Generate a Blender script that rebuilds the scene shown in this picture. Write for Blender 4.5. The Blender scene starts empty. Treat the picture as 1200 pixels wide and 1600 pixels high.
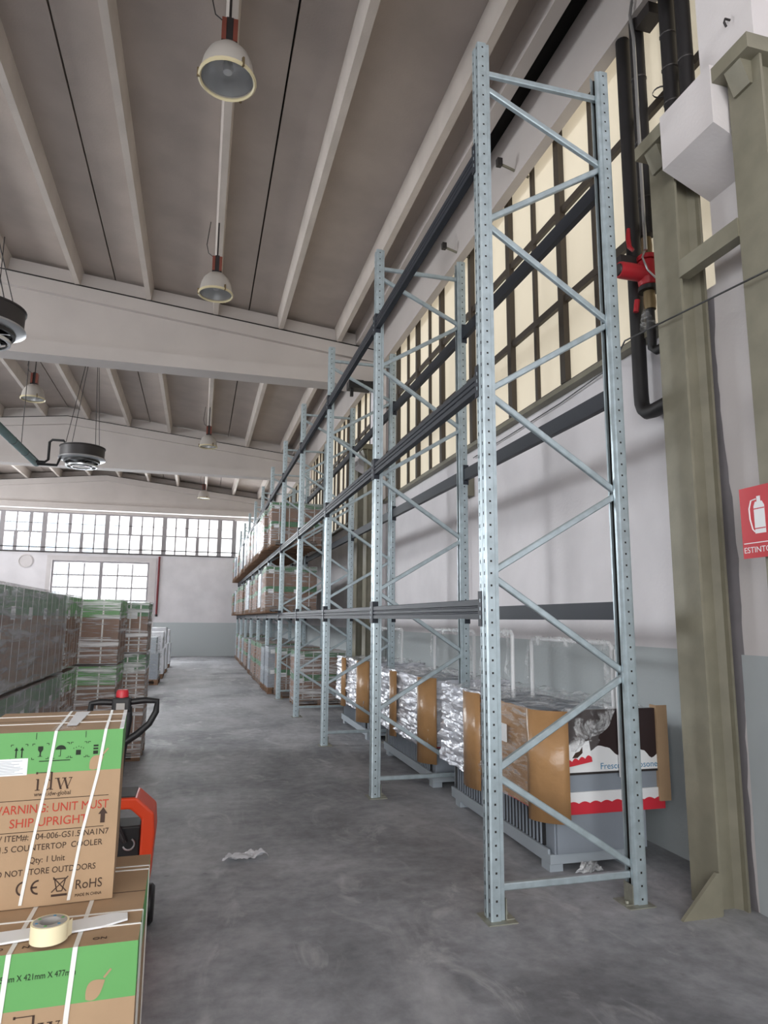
import bpy, math, random
from mathutils import Matrix, Vector, noise
random.seed(7)
SC = bpy.context.scene
COL = SC.collection
R = math.radians

# ---------------------------------------------------------------- camera
cd = bpy.data.cameras.new('camera'); cam = bpy.data.objects.new('camera', cd); COL.objects.link(cam)
yaw, pit, rol = 0.26266691, 0.15715083, 0.00772045
f = Vector((math.sin(yaw)*math.cos(pit), math.cos(yaw)*math.cos(pit), math.sin(pit)))
rt0 = Vector((math.cos(yaw), -math.sin(yaw), 0)); up0 = rt0.cross(f)
rt = math.cos(rol)*rt0 + math.sin(rol)*up0; up = -math.sin(rol)*rt0 + math.cos(rol)*up0
cam.matrix_world = Matrix(((rt.x, up.x, -f.x, 0), (rt.y, up.y, -f.y, 0), (rt.z, up.z, -f.z, 1.7), (0, 0, 0, 1)))
cd.sensor_fit = 'VERTICAL'; cd.sensor_height = 36; cd.lens = 1061.70286/1600*36; cd.clip_end = 300; cd.clip_start = .05
SC.camera = cam

# ---------------------------------------------------------------- sky, daylight, exposure
w = bpy.data.worlds.new('sky'); SC.world = w; w.use_nodes = True
nt = w.node_tree; bg = nt.nodes['Background']
tc = nt.nodes.new('ShaderNodeTexCoord'); nz = nt.nodes.new('ShaderNodeTexNoise'); cr = nt.nodes.new('ShaderNodeValToRGB')
nz.inputs['Scale'].default_value = 5; nz.inputs['Detail'].default_value = 4
nt.links.new(tc.outputs['Generated'], nz.inputs['Vector']); nt.links.new(nz.outputs['Fac'], cr.inputs['Fac'])
cr.color_ramp.elements[0].position = .35; cr.color_ramp.elements[0].color = (.72, .87, 1, 1)
cr.color_ramp.elements[1].position = .6; cr.color_ramp.elements[1].color = (1, .99, .98, 1)
nt.links.new(cr.outputs['Color'], bg.inputs['Color']); bg.inputs['Strength'].default_value = 1.6
def day_lamp(name, loc, aim, sx, sy, power, col=(1, .98, .96)):
    l = bpy.data.lights.new(name, 'AREA'); l.shape = 'RECTANGLE'; l.size = sx; l.size_y = sy; l.energy = power; l.color = col
    o = bpy.data.objects.new(name, l); COL.objects.link(o); o.location = loc
    o.rotation_euler = Vector(aim).to_track_quat('-Z', 'Z').to_euler(); return o
day_lamp('gate_daylight', (-3.5, -7.6, 3.2), (0, 1, -.05), 10, 5.6, 600)            # open loading gate behind the camera
day_lamp('gable_daylight', (-3.5, 32.9, 5.4), (0, -1, -.25), 13, 1.9, 650, (.93, .97, 1))   # sky through the gable glazing
day_lamp('gable_door_daylight', (-4.2, 32.9, 3.2), (0, -1, -.2), 3.6, 1.7, 350, (.93, .97, 1))
day_lamp('left_fill_daylight', (-11.7, 13, 5.6), (1, 0, -.25), 36, 2.8, 5200, (.96, .98, 1))   # added fill, as from unseen strip windows in the left wall
day_lamp('far_ceiling_fill', (-11.7, 27.8, 5.2), (1, 0, .8), 8.5, 1.6, 260, (.97, .98, 1))   # added fill that brightens the ceiling of the last bay
for v in ('Standard',):
    SC.view_settings.view_transform = v
SC.view_settings.look = 'None'; SC.view_settings.gamma = 1; SC.view_settings.exposure = 0.68
SC.view_settings.use_curve_mapping = False
SC.cycles.max_bounces = 10; SC.cycles.diffuse_bounces = 5; SC.cycles.glossy_bounces = 4
SC.cycles.transparent_max_bounces = 24; SC.cycles.transmission_bounces = 4
SC.cycles.use_denoising = True; SC.cycles.sample_clamp_indirect = 6; SC.cycles.caustics_reflective = False; SC.cycles.caustics_refractive = False

# ---------------------------------------------------------------- materials
def L(r, g, b):
    return tuple((c/255/12.92 if c/255 <= .04045 else ((c/255+.055)/1.055)**2.4) for c in (r, g, b)) + (1,)
def mat(name, col, rough=.6, metal=0, spec=.5, var=0, scale=6, bump=0, bscale=40, emit=None, est=1, col2=None, stretch=None, lo=.35, hi=.65, coords='Object', detail=5):
    m = bpy.data.materials.new(name); m.use_nodes = True; t = m.node_tree; b = t.nodes['Principled BSDF']
    b.inputs['Base Color'].default_value = col; b.inputs['Roughness'].default_value = rough
    b.inputs['Metallic'].default_value = metal; b.inputs['Specular IOR Level'].default_value = spec
    tcn = t.nodes.new('ShaderNodeTexCoord'); src = tcn.outputs[coords]
    if stretch:
        mp = t.nodes.new('ShaderNodeMapping'); mp.inputs['Scale'].default_value = stretch
        t.links.new(src, mp.inputs['Vector']); src = mp.outputs['Vector']
    if var or col2:
        n = t.nodes.new('ShaderNodeTexNoise'); n.inputs['Scale'].default_value = scale; n.inputs['Detail'].default_value = detail
        t.links.new(src, n.inputs['Vector'])
        r = t.nodes.new('ShaderNodeValToRGB'); t.links.new(n.outputs['Fac'], r.inputs['Fac'])
        r.color_ramp.elements[0].position = lo; r.color_ramp.elements[1].position = hi
        c2 = col2 or tuple(min(1, c*(1+var)) for c in col[:3]) + (1,)
        c1 = col if col2 else tuple(c*(1-var) for c in col[:3]) + (1,)
        r.color_ramp.elements[0].color = c1; r.color_ramp.elements[1].color = c2
        t.links.new(r.outputs['Color'], b.inputs['Base Color'])
    if bump:
        n2 = t.nodes.new('ShaderNodeTexNoise'); n2.inputs['Scale'].default_value = bscale; n2.inputs['Detail'].default_value = 4
        t.links.new(src, n2.inputs['Vector'])
        bp = t.nodes.new('ShaderNodeBump'); bp.inputs['Strength'].default_value = bump; bp.inputs['Distance'].default_value = .02
        t.links.new(n2.outputs['Fac'], bp.inputs['Height']); t.links.new(bp.outputs['Normal'], b.inputs['Normal'])
    if emit:
        b.inputs['Emission Color'].default_value = emit; b.inputs['Emission Strength'].default_value = est
    return m
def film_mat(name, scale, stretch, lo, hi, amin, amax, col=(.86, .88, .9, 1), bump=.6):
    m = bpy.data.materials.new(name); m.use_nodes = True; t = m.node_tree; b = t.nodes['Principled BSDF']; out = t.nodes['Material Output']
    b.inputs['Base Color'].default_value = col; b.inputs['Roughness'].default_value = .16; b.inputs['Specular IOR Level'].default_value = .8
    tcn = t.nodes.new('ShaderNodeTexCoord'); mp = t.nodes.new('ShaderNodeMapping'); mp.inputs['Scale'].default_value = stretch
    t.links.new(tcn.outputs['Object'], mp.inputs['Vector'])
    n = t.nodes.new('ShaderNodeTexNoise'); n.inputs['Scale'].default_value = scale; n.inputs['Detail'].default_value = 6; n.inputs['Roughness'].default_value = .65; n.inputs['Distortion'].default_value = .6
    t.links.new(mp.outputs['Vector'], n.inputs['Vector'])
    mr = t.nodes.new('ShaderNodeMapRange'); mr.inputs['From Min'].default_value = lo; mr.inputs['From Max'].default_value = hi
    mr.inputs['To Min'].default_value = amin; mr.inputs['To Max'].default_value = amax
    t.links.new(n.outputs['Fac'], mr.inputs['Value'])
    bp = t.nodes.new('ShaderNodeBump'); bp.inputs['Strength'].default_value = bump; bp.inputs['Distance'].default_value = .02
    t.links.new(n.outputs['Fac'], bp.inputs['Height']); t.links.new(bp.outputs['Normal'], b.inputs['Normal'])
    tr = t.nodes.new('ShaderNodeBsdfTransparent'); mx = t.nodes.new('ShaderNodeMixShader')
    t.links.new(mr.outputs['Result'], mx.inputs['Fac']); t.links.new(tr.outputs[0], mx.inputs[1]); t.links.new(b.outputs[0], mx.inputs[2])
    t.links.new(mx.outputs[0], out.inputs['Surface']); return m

def wall_mat():
    m = mat('painted_wall', L(228, 225, 228), .75, var=.06, scale=1.2, bump=.12, bscale=30, coords='Object')
    t = m.node_tree; b = t.nodes['Principled BSDF']; up_link = b.inputs['Base Color'].links[0].from_socket
    g = t.nodes.new('ShaderNodeNewGeometry'); s = t.nodes.new('ShaderNodeSeparateXYZ'); t.links.new(g.outputs['Position'], s.inputs[0])
    gt = t.nodes.new('ShaderNodeMath'); gt.operation = 'GREATER_THAN'; gt.inputs[1].default_value = 1.5; t.links.new(s.outputs['Z'], gt.inputs[0])
    mx = t.nodes.new('ShaderNodeMix'); mx.data_type = 'RGBA'; t.links.new(gt.outputs[0], mx.inputs['Factor'])
    mx.inputs[6].default_value = L(190, 197, 199); t.links.new(up_link, mx.inputs[7]); t.links.new(mx.outputs[2], b.inputs['Base Color'])
    return m
def floor_mat():
    m = mat('worn_concrete', L(98, 97, 99), .62, var=0, coords='Object')
    t = m.node_tree; b = t.nodes['Principled BSDF']; tcn = [n for n in t.nodes if n.type == 'TEX_COORD'][0]
    def noise(sc, det, st=(1, 1, 1), dist=0):
        mp = t.nodes.new('ShaderNodeMapping'); mp.inputs['Scale'].default_value = st; t.links.new(tcn.outputs['Object'], mp.inputs['Vector'])
        n = t.nodes.new('ShaderNodeTexNoise'); n.inputs['Scale'].default_value = sc; n.inputs['Detail'].default_value = det; n.inputs['Distortion'].default_value = dist
        n.inputs['Roughness'].default_value = .62
        t.links.new(mp.outputs['Vector'], n.inputs['Vector']); return n.outputs['Fac']
    def ramp(src, p0, p1, c0, c1):
        r = t.nodes.new('ShaderNodeValToRGB'); t.links.new(src, r.inputs['Fac']); r.color_ramp.elements[0].position = p0; r.color_ramp.elements[1].position = p1
        r.color_ramp.elements[0].color = c0; r.color_ramp.elements[1].color = c1; return r.outputs['Color']
    def mix(f_, a, b_, mode='MIX'):
        mx = t.nodes.new('ShaderNodeMix'); mx.data_type = 'RGBA'; mx.blend_type = mode
        (t.links.new(f_, mx.inputs['Factor']) if not isinstance(f_, float) else setattr(mx.inputs['Factor'], 'default_value', f_))
        t.links.new(a, mx.inputs[6])
        (t.links.new(b_, mx.inputs[7]) if not isinstance(b_, tuple) else setattr(mx.inputs[7], 'default_value', b_))
        return mx.outputs[2]
    base = ramp(noise(.55, 8, dist=.4), .34, .7, L(114, 115, 120), L(192, 194, 199))
    fine = ramp(noise(9, 6), .3, .75, (.72, .72, .72, 1), (1.18, 1.18, 1.18, 1))
    c = mix(1.0, base, fine, 'MULTIPLY')
    wear = ramp(noise(.8, 9, (1.3, .28, 1), .8), .50, .72, (0, 0, 0, 1), (.6, .6, .6, 1)); c = mix(wear, c, L(204, 205, 208))
    scr = ramp(noise(2.6, 12, (1, .5, 1), 1.2), .56, .80, (0, 0, 0, 1), (.85, .85, .85, 1))
    c = mix(scr, c, L(212, 212, 214)); 
    spots = ramp(noise(3.1, 3), .70, .76, (0, 0, 0, 1), (.7, .7, .7, 1)); c = mix(spots, c, L(80, 78, 78))
    t.links.new(c, b.inputs['Base Color'])
    rr = t.nodes.new('ShaderNodeMapRange'); rr.inputs['To Min'].default_value = .42; rr.inputs['To Max'].default_value = .75
    t.links.new(noise(1.7, 6), rr.inputs['Value']); t.links.new(rr.outputs[0], b.inputs['Roughness'])
    bp = t.nodes.new('ShaderNodeBump'); bp.inputs['Strength'].default_value = .15; bp.inputs['Distance'].default_value = .01
    t.links.new(noise(25, 5), bp.inputs['Height']); t.links.new(bp.outputs['Normal'], b.inputs['Normal'])
    return m
WALL = wall_mat(); FLOOR = floor_mat()
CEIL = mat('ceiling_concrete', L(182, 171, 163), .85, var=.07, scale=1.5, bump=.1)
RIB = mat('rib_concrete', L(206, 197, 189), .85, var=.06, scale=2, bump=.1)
BEAMC = mat('beam_paint', L(196, 189, 185), .8, var=.04, scale=1.2, bump=.06)
JOINT_SHADE = mat('joint_and_painted_shade', L(40, 37, 35), .9)  # dark roof joints, and painted shade inside the rack uprights
PILL = mat('pillar_paint', L(214, 209, 209), .75, var=.03, scale=3, bump=.08)
OLIVE = mat('olive_steel_paint', L(128, 124, 108), .5, var=.10, scale=5, bump=.05)
GALV = mat('galvanised_steel', L(178, 192, 198), .38, metal=.55, var=.10, scale=14, bump=.02)
GALVD = mat('galvanised_plate', L(150, 150, 138), .5, metal=.4, var=.15, scale=12)
BEAMD = mat('anthracite_beam_paint', L(44, 48, 56), .5, spec=.3)
BLACK = mat('black_plastic', L(26, 26, 28), .45)
DARK = mat('dark_metal', L(52, 48, 48), .5, metal=.2)
BROWN = mat('dark_brown_frame', L(66, 58, 50), .5)
CREAMP = mat('cream_pane', L(212, 202, 182), .5, var=.06, scale=.8, emit=L(214, 203, 180), est=.36)
KRAFT = mat('kraft_cardboard', L(168, 140, 110), .8, var=.05, scale=5, bump=.03)
KRAFTF = mat('film_covered_cardboard', L(166, 128, 88), .28, var=.08, scale=6, bump=.25, bscale=14)
KRAFTD = mat('kraft_cardboard_shaded', L(132, 96, 72), .8, var=.06, scale=5)  # kraft darkened: shade on the stored loads is put into the colour
GREEN = mat('green_print', L(96, 160, 90), .6, var=.03, scale=4)
GREEND = mat('green_print_shaded', L(44, 112, 56), .6, var=.06, scale=4)  # green print with the loads' shade put into the colour
PAPER = mat('white_paper', L(232, 234, 236), .6)
INK = mat('brown_ink', L(62, 44, 34), .8)
INKB = mat('black_ink', L(28, 40, 26), .8)
INKR = mat('red_ink', L(176, 60, 44), .8)
BLUEI = mat('blue_ink', L(60, 130, 170), .8)
STRAP = mat('white_strap', L(226, 226, 222), .35)
TAPE = mat('cream_masking_tape', L(240, 228, 190), .55)
GREYC = mat('roll_core_grey', L(165, 162, 158), .6)
ORANGE = mat('orange_paint', L(226, 72, 34), .35)
REDP = mat('red_paint', L(168, 34, 44), .4)
PIPER = mat('dull_red_pipe_paint', L(122, 44, 50), .5)
SIGNR = mat('sign_red', L(190, 36, 48), .4)
FRED = mat('red_vinyl_print', L(206, 52, 66), .4)
WOOD = mat('pallet_wood', L(128, 98, 76), .8, var=.2, scale=8, stretch=(1, 6, 6))
WHITEP = mat('white_plastic', L(226, 228, 230), .35)
FRZ = mat('freezer_grey', L(138, 146, 156), .45, var=.04, scale=4)
FRZL = mat('freezer_light_grey', L(165, 174, 182), .45)
CHOC = mat('chocolate_print', L(52, 40, 40), .4)
SILVER = mat('crinkled_silver_film', L(214, 216, 224), .2, metal=.3, var=.10, scale=9, bump=.7, bscale=9, stretch=(2, 1, 4))
DADO = mat('grey_dado_paint', L(182, 189, 192), .75, var=.04, scale=3)
BAREP = mat('bare_grey_plaster', L(134, 130, 134), .85, var=.06, scale=5)
LAMPW = mat('lamp_white_enamel', L(172, 166, 160), .4)
LAMPR = mat('cream_lamp_rim', L(206, 194, 158), .4)
GREYRED = mat('brick_red_housing', L(120, 62, 50), .5)
TEAL = mat('teal_pipe_lagging', L(78, 112, 112), .6, var=.08, scale=5)
INSUL = mat('black_insulation', L(26, 24, 26), .55, var=.2, scale=6)
ALU = mat('bright_metal', L(196, 198, 200), .3, metal=.8)
BRASS = mat('dull_brass', L(128, 112, 84), .45, metal=.6)
MUNT = mat('window_grey_frame', L(150, 146, 148), .5)
WHITEW = mat('white_wrapped_sheet', L(222, 224, 230), .3, var=.08, scale=3, bump=.8, bscale=9)
GLASS = film_mat('window_glass', 3, (1, 1, 1), 0, 1, .05, .09, (.9, .95, 1, 1), 0)
LGLASS = film_mat('lamp_glass', 3, (1, 1, 1), 0, 1, .18, .3, (.5, .5, .5, 1), 0)
FILM = film_mat('stretch_film', 1.1, (1.2, 1.2, 22), .47, .62, .12, .82, (.92, .93, .95, 1))  # white streaks paint the film's glints along with its folds
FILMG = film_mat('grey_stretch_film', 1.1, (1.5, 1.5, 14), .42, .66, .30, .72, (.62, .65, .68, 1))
FILMR = film_mat('rack_stretch_film', 1.3, (1.2, 1.2, 14), .48, .70, .12, .6)  # streak opacity also carries painted reflections of the wrapping
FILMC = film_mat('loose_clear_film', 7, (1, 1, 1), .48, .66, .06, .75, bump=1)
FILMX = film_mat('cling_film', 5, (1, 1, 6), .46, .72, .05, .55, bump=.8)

# ---------------------------------------------------------------- mesh builder
class MB:
    def __init__(s): s.v = []; s.f = []; s.m = []; s.mats = []; s.sm = False
    def mi(s, m):
        if m not in s.mats: s.mats.append(m)
        return s.mats.index(m)
    def poly(s, pts, faces, m, M=None):
        o = len(s.v); k = s.mi(m)
        s.v += [tuple(M @ Vector(p)) if M else tuple(p) for p in pts]
        for fc in faces: s.f.append(tuple(o+i for i in fc)); s.m.append(k)
        return s
    def box(s, a, b, m, M=None):
        x0, y0, z0 = a; x1, y1, z1 = b
        return s.poly([(x0, y0, z0), (x1, y0, z0), (x1, y1, z0), (x0, y1, z0), (x0, y0, z1), (x1, y0, z1), (x1, y1, z1), (x0, y1, z1)],
                      [(0, 3, 2, 1), (4, 5, 6, 7), (0, 1, 5, 4), (1, 2, 6, 5), (2, 3, 7, 6), (3, 0, 4, 7)], m, M)
    def prism(s, prof, axis, a, b, m, closed=True, cap=True):
        """prof: 2-D points; extruded along axis from a to b. axis x: prof=(y,z); y: (x,z); z: (x,y)."""
        def P(p, t): return {'x': (t, p[0], p[1]), 'y': (p[0], t, p[1]), 'z': (p[0], p[1], t)}[axis]
        n = len(prof); pts = [P(p, a) for p in prof] + [P(p, b) for p in prof]
        fs = [(i, (i+1) % n, n+(i+1) % n, n+i) for i in range(n if closed else n-1)]
        if cap and closed: fs += [tuple(range(n))[::-1], tuple(range(n, 2*n))]
        return s.poly(pts, fs, m)
    def bar(s, p, q, wd, th, m, side=(0, 1, 0)):
        p, q = Vector(p), Vector(q); d = (q-p).normalized(); sd = Vector(side); sd = (sd - d*sd.dot(d)).normalized(); u = d.cross(sd)
        a, b = sd*th/2, u*wd/2
        pts = [p-a-b, p+a-b, p+a+b, p-a+b, q-a-b, q+a-b, q+a+b, q-a+b]
        return s.poly(pts, [(0, 3, 2, 1), (4, 5, 6, 7), (0, 1, 5, 4), (1, 2, 6, 5), (2, 3, 7, 6), (3, 0, 4, 7)], m)
    def tube(s, pts, r, m, n=10, cap=True):
        pts = [Vector(p) for p in pts]; rings = []; o = len(s.v); k = s.mi(m); s.sm = True
        ref = None
        for i, p in enumerate(pts):
            d = (pts[min(i+1, len(pts)-1)] - pts[max(i-1, 0)]).normalized()
            if ref is None: ref = d.orthogonal().normalized()
            ref = (ref - d*ref.dot(d)).normalized(); q = d.cross(ref)
            rr = r[i] if isinstance(r, (list, tuple)) else r
            s.v += [tuple(p + (ref*math.cos(2*math.pi*j/n) + q*math.sin(2*math.pi*j/n))*rr) for j in range(n)]
        for i in range(len(pts)-1):
            for j in range(n):
                s.f.append((o+i*n+j, o+i*n+(j+1) % n, o+(i+1)*n+(j+1) % n, o+(i+1)*n+j)); s.m.append(k)
        if cap:
            s.f.append(tuple(o+j for j in range(n))[::-1]); s.m.append(k)
            s.f.append(tuple(o+(len(pts)-1)*n+j for j in range(n))); s.m.append(k)
        return s
    def lathe(s, prof, c, m, n=24, axis='z'):
        o = len(s.v); k = s.mi(m); s.sm = True
        for r_, z_ in prof:
            for j in range(n):
                a = 2*math.pi*j/n; u, v = r_*math.cos(a), r_*math.sin(a)
                s.v.append({'z': (c[0]+u, c[1]+v, c[2]+z_), 'x': (c[0]+z_, c[1]+u, c[2]+v), 'y': (c[0]+u, c[1]+z_, c[2]+v)}[axis])
        for i in range(len(prof)-1):
            for j in range(n):
                s.f.append((o+i*n+j, o+i*n+(j+1) % n, o+(i+1)*n+(j+1) % n, o+(i+1)*n+j)); s.m.append(k)
        return s
    def mesh(s, name):
        me = bpy.data.meshes.new(name); me.from_pydata(s.v, [], s.f)
        for m in s.mats: me.materials.append(m)
        me.polygons.foreach_set('material_index', s.m)
        if s.sm:
            me.polygons.foreach_set('use_smooth', [True]*len(s.f))
            try: me.set_sharp_from_angle(angle=R(38))
            except Exception: pass
        me.update(); return me
    def obj(s, name, parent=None, loc=(0, 0, 0), kind=None):
        return place(name, s.mesh(name), parent, loc, kind)
def place(name, me, parent=None, loc=(0, 0, 0), kind=None, rot=(0, 0, 0)):
    o = bpy.data.objects.new(name, me); COL.objects.link(o); o.location = loc; o.rotation_euler = rot
    if parent: o.parent = parent
    if kind: o['kind'] = kind
    return o
def tag(o, label, cat, group=None):
    o['label'] = label; o['category'] = cat
    if group: o['group'] = group
    return o
def thing(name, label, cat, loc=(0, 0, 0), rz=0, group=None):
    o = bpy.data.objects.new(name, None); COL.objects.link(o); o.location = loc; o.rotation_euler = (0, 0, rz); o.empty_display_size = .2
    return tag(o, label, cat, group)
def struct(name, loc=(0, 0, 0)):
    o = bpy.data.objects.new(name, None); COL.objects.link(o); o.location = loc; o['kind'] = 'structure'; return o
def copy_tree(o, parent=None):
    c = o.copy(); COL.objects.link(c); c.parent = parent
    for ch in list(o.children): copy_tree(ch, c)
    return c
def bevel(o, wd=.004, seg=2):
    m = o.modifiers.new('bevel', 'BEVEL'); m.width = wd; m.segments = seg; m.limit_method = 'ANGLE'; return o
ORD = ['first', 'second', 'third', 'fourth', 'fifth', 'sixth', 'seventh', 'eighth', 'ninth', 'tenth', 'eleventh']

# ---------------------------------------------------------------- the hall
XW = 3.5; YE = 32.5; XLW = -12.0; YB = -8.0
RIDGE = -4.3; SL = .108
def zroof(x): return 7.55 - SL*x if x >= RIDGE else 7.55 - SL*RIDGE - SL*(RIDGE-x)      # underside of the ribs
MB().box((XLW-.3, YB-6, -.2), (XW+.3, YE+.3, 0), FLOOR).obj('floor', kind='structure')
# right wall: solid below and above the glazing, glazing bays between the pillars
PIL = [(3.12, 3.6), (12.92, 13.4), (22.7, 23.18)]
wr = MB(); wr.box((XW, YB, 0), (XW+.3, YE, 4.03), WALL); wr.box((XW, YB, 7.12), (XW+.3, YE, 8.2), WALL)
wr.obj('wall_right', kind='structure')
MB().box((XLW-.3, YB, 0), (XLW, YE, 4.2), WALL).box((XLW-.3, YB, 7.0), (XLW, YE, 8.2), WALL).obj('wall_left', kind='structure')
wb = MB(); wb.box((XLW, YB-.3, 0), (-8.6, YB, 8.6), WALL); wb.box((1.6, YB-.3, 0), (XW, YB, 8.6), WALL); wb.box((-8.6, YB-.3, 6.0), (1.6, YB, 8.6), WALL)
wb.obj('wall_back', kind='structure')
# gable wall with strip glazing and a glazed door
WX = [1.55, -.55-.38]                                                  # filled below
we = MB()
we.box((XLW, YE, 0), (-6.3, YE+.3, 4.5), WALL); we.box((-2.25, YE, 0), (XW, YE+.3, 4.5), WALL)
we.box((-6.3, YE, 4.18), (-2.25, YE+.3, 4.5), WALL); we.box((-6.3, YE, 0), (-2.25, YE+.3, 1.6), WALL)
we.box((2.45, YE, 4.5), (XW, YE+.3, 6.4), PILL); we.box((XLW, YE, 6.3), (XW, YE+.3, 8.4), BEAMC)
we.obj('wall_end', kind='structure')
cas = MB()
for a, b in (((-6.5, YE-.03, 0), (-6.3, YE, 4.38)), ((-2.25, YE-.03, 0), (-1.95, YE, 4.38)), ((-6.3, YE-.03, 4.18), (-2.25, YE, 4.38))): cas.box(a, b, PILL)
cas.obj('trim_1', kind='structure')

# roof beams (double pitched, I section) and ribbed roof slabs
def roof_beam(y):
    half = .22
    r = struct('roof_beam', (0, y, 0))
    def top(x): return zroof(x)
    xs = [XLW+.1, RIDGE, 3.28]
    def band(z0, z1, h):
        b = MB(); pts = []
        for x in xs: pts += [(x, -h, z0(x)), (x, h, z0(x)), (x, h, z1(x)), (x, -h, z1(x))]
        fs = [(0, 1, 2, 3), (11, 10, 9, 8)]
        for i in (0, 4):
            for j in range(4): fs.append((i+j, i+4+j, i+4+(j+1) % 4, i+(j+1) % 4))
        return b.poly(pts, fs, BEAMC)
    band(lambda x: 6.40, lambda x: 6.66, half).obj('bottom_flange', r)
    band(lambda x: 6.66, lambda x: top(x)-.26, half-.12).obj('web', r)
    band(lambda x: top(x)-.26, lambda x: top(x)-.004, half-.02).obj('top_flange', r)
    j_ = band(lambda x: top(x)-.012, lambda x: top(x)+.004, half+.004); j_.mats[0] = JOINT_SHADE; j_.obj('bearing_joint', r)
    e = MB(); e.box((2.55, -half, 6.66), (3.28, half, top(3.28)-.27), BEAMC); e.obj('end_block', r)
BY = [3.36, 13.13, 22.93, 32.26]
for y in BY: roof_beam(y)
ceil = struct('ceiling')
ribx = [RIDGE + .55 + 1.255*i for i in range(6)]                       # -3.75 .. 2.53
ribx = [-3.72, -2.47, -1.2, .05, 1.32, 2.5] + [-4.97, -6.22, -7.47, -8.72, -9.97, -11.2]
spans = [(YB, BY[0]), (BY[0], BY[1]), (BY[1], BY[2]), (BY[2], YE)]
joints = [-4.345, -1.84, .69, 3.1, -6.85, -9.35, XLW]
edges = sorted(joints)
RH = .34
for (ya, yb) in spans:
    for i in range(len(edges)-1):
        xa, xb = edges[i]+.012, edges[i+1]-.012
        b = MB(); pts = []
        for y in (ya+.01, yb-.01):
            for x in (xa, xb):
                z = zroof(x)+RH; pts += [(x, y, z), (x, y, z+.09)]
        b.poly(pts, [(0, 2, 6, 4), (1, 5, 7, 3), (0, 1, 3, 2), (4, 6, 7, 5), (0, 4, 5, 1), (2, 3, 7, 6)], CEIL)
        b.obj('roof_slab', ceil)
    for x in ribx:
        z = zroof(x); b = MB()
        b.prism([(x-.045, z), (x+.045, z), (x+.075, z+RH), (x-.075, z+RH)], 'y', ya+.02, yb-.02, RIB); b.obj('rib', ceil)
    for y in (ya, yb):                                                 # end diaphragms between the ribs, above the beams
        b = MB(); xs = [XLW+.1, RIDGE, 3.28]; s_ = .1
        y0, y1 = (y+.0, y+.13) if y == ya else (y-.13, y)
        pts = []
        for x in xs: pts += [(x, y0, zroof(x)), (x, y1, zroof(x)), (x, y1, zroof(x)+RH-.06), (x, y0, zroof(x)+RH-.06)]
        fs = [(0, 1, 2, 3), (11, 10, 9, 8)]
        for i in (0, 4):
            for j in range(4): fs.append((i+j, i+4+j, i+4+(j+1) % 4, i+(j+1) % 4))
        b.poly(pts, fs, BEAMC); b.obj('diaphragm', ceil)
lid = MB(); pts = []
for y in (YB-.3, YE+.3):
    for x in (XLW-.3, RIDGE, XW+.3): pts += [(x, y, zroof(x)+RH+.1), (x, y, zroof(x)+RH+.2)]
lid.poly(pts, [(0, 2, 8, 6), (2, 4, 10, 8), (1, 7, 9, 3), (3, 9, 11, 5), (0, 6, 7, 1), (4, 5, 11, 10), (0, 1, 3, 2), (2, 3, 5, 4), (6, 8, 9, 7), (8, 10, 11, 9)], JOINT_SHADE); lid.obj('roof_deck', ceil)
# edge beams along the right wall
eb = MB(); eb.box((2.86, YB, 7.27), (3.0, YE, 7.62), BEAMC); eb.obj('trim_2', kind='structure')
for (ya, yb) in ((YB, 3.1), (3.62, 12.9), (13.42, 22.68), (23.2, YE)):
    e = MB(); e.prism([(3.3, 6.77), (3.42, 6.77), (3.42, 7.0), (3.5, 7.12), (3.5, 7.55), (3.3, 7.55)], 'y', ya, yb, BEAMC); e.obj('trim_3', kind='structure')

# pillars with corbels
for i, (a, b) in enumerate(PIL):
    p = struct('pillar'); MB().box((3.3, a, 0), (3.499, b, 7.3), WALL if i else PILL).obj('shaft', p)
    if i == 0:
        MB().prism([(2.93, 5.16), (2.93, 4.76), (3.3, 4.59), (3.3, 5.16)], 'y', a, b, PILL).obj('corbel', p)
        MB().box((3.3, b, 0), (3.499, b+.13, 3.98), PILL).obj('pillar_rib', p)
        rg = random.Random(3); zs = [i*.1 for i in range(40)]; nb = MB(); pts = []
        for z in zs: pts += [(3.2985, b+.13, z), (3.2985, b+.01 + .03*math.sin(z*2.1+.6) + rg.uniform(-.008, .008), z)]
        nb.poly(pts, [(2*i, 2*i+2, 2*i+3, 2*i+1) for i in range(len(zs)-1)], BAREP); nb.obj('unpainted_strip', p)
        MB().box((3.296, a-.002, 0), (3.3, b+.01, 1.5), DADO).obj('grey_dado', p)
        MB().tube([(3.3, 3.3, 5.75), (3.26, 3.3, 5.75), (3.25, 3.3, 5.72), (3.265, 3.3, 5.69)], .008, DARK, 6).obj('hook', p)
    else:
        MB().prism([(2.95, 5.16), (2.95, 4.76), (3.3, 4.59), (3.3, 5.16)], 'y', a, b, PILL).obj('corbel', p)

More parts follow.
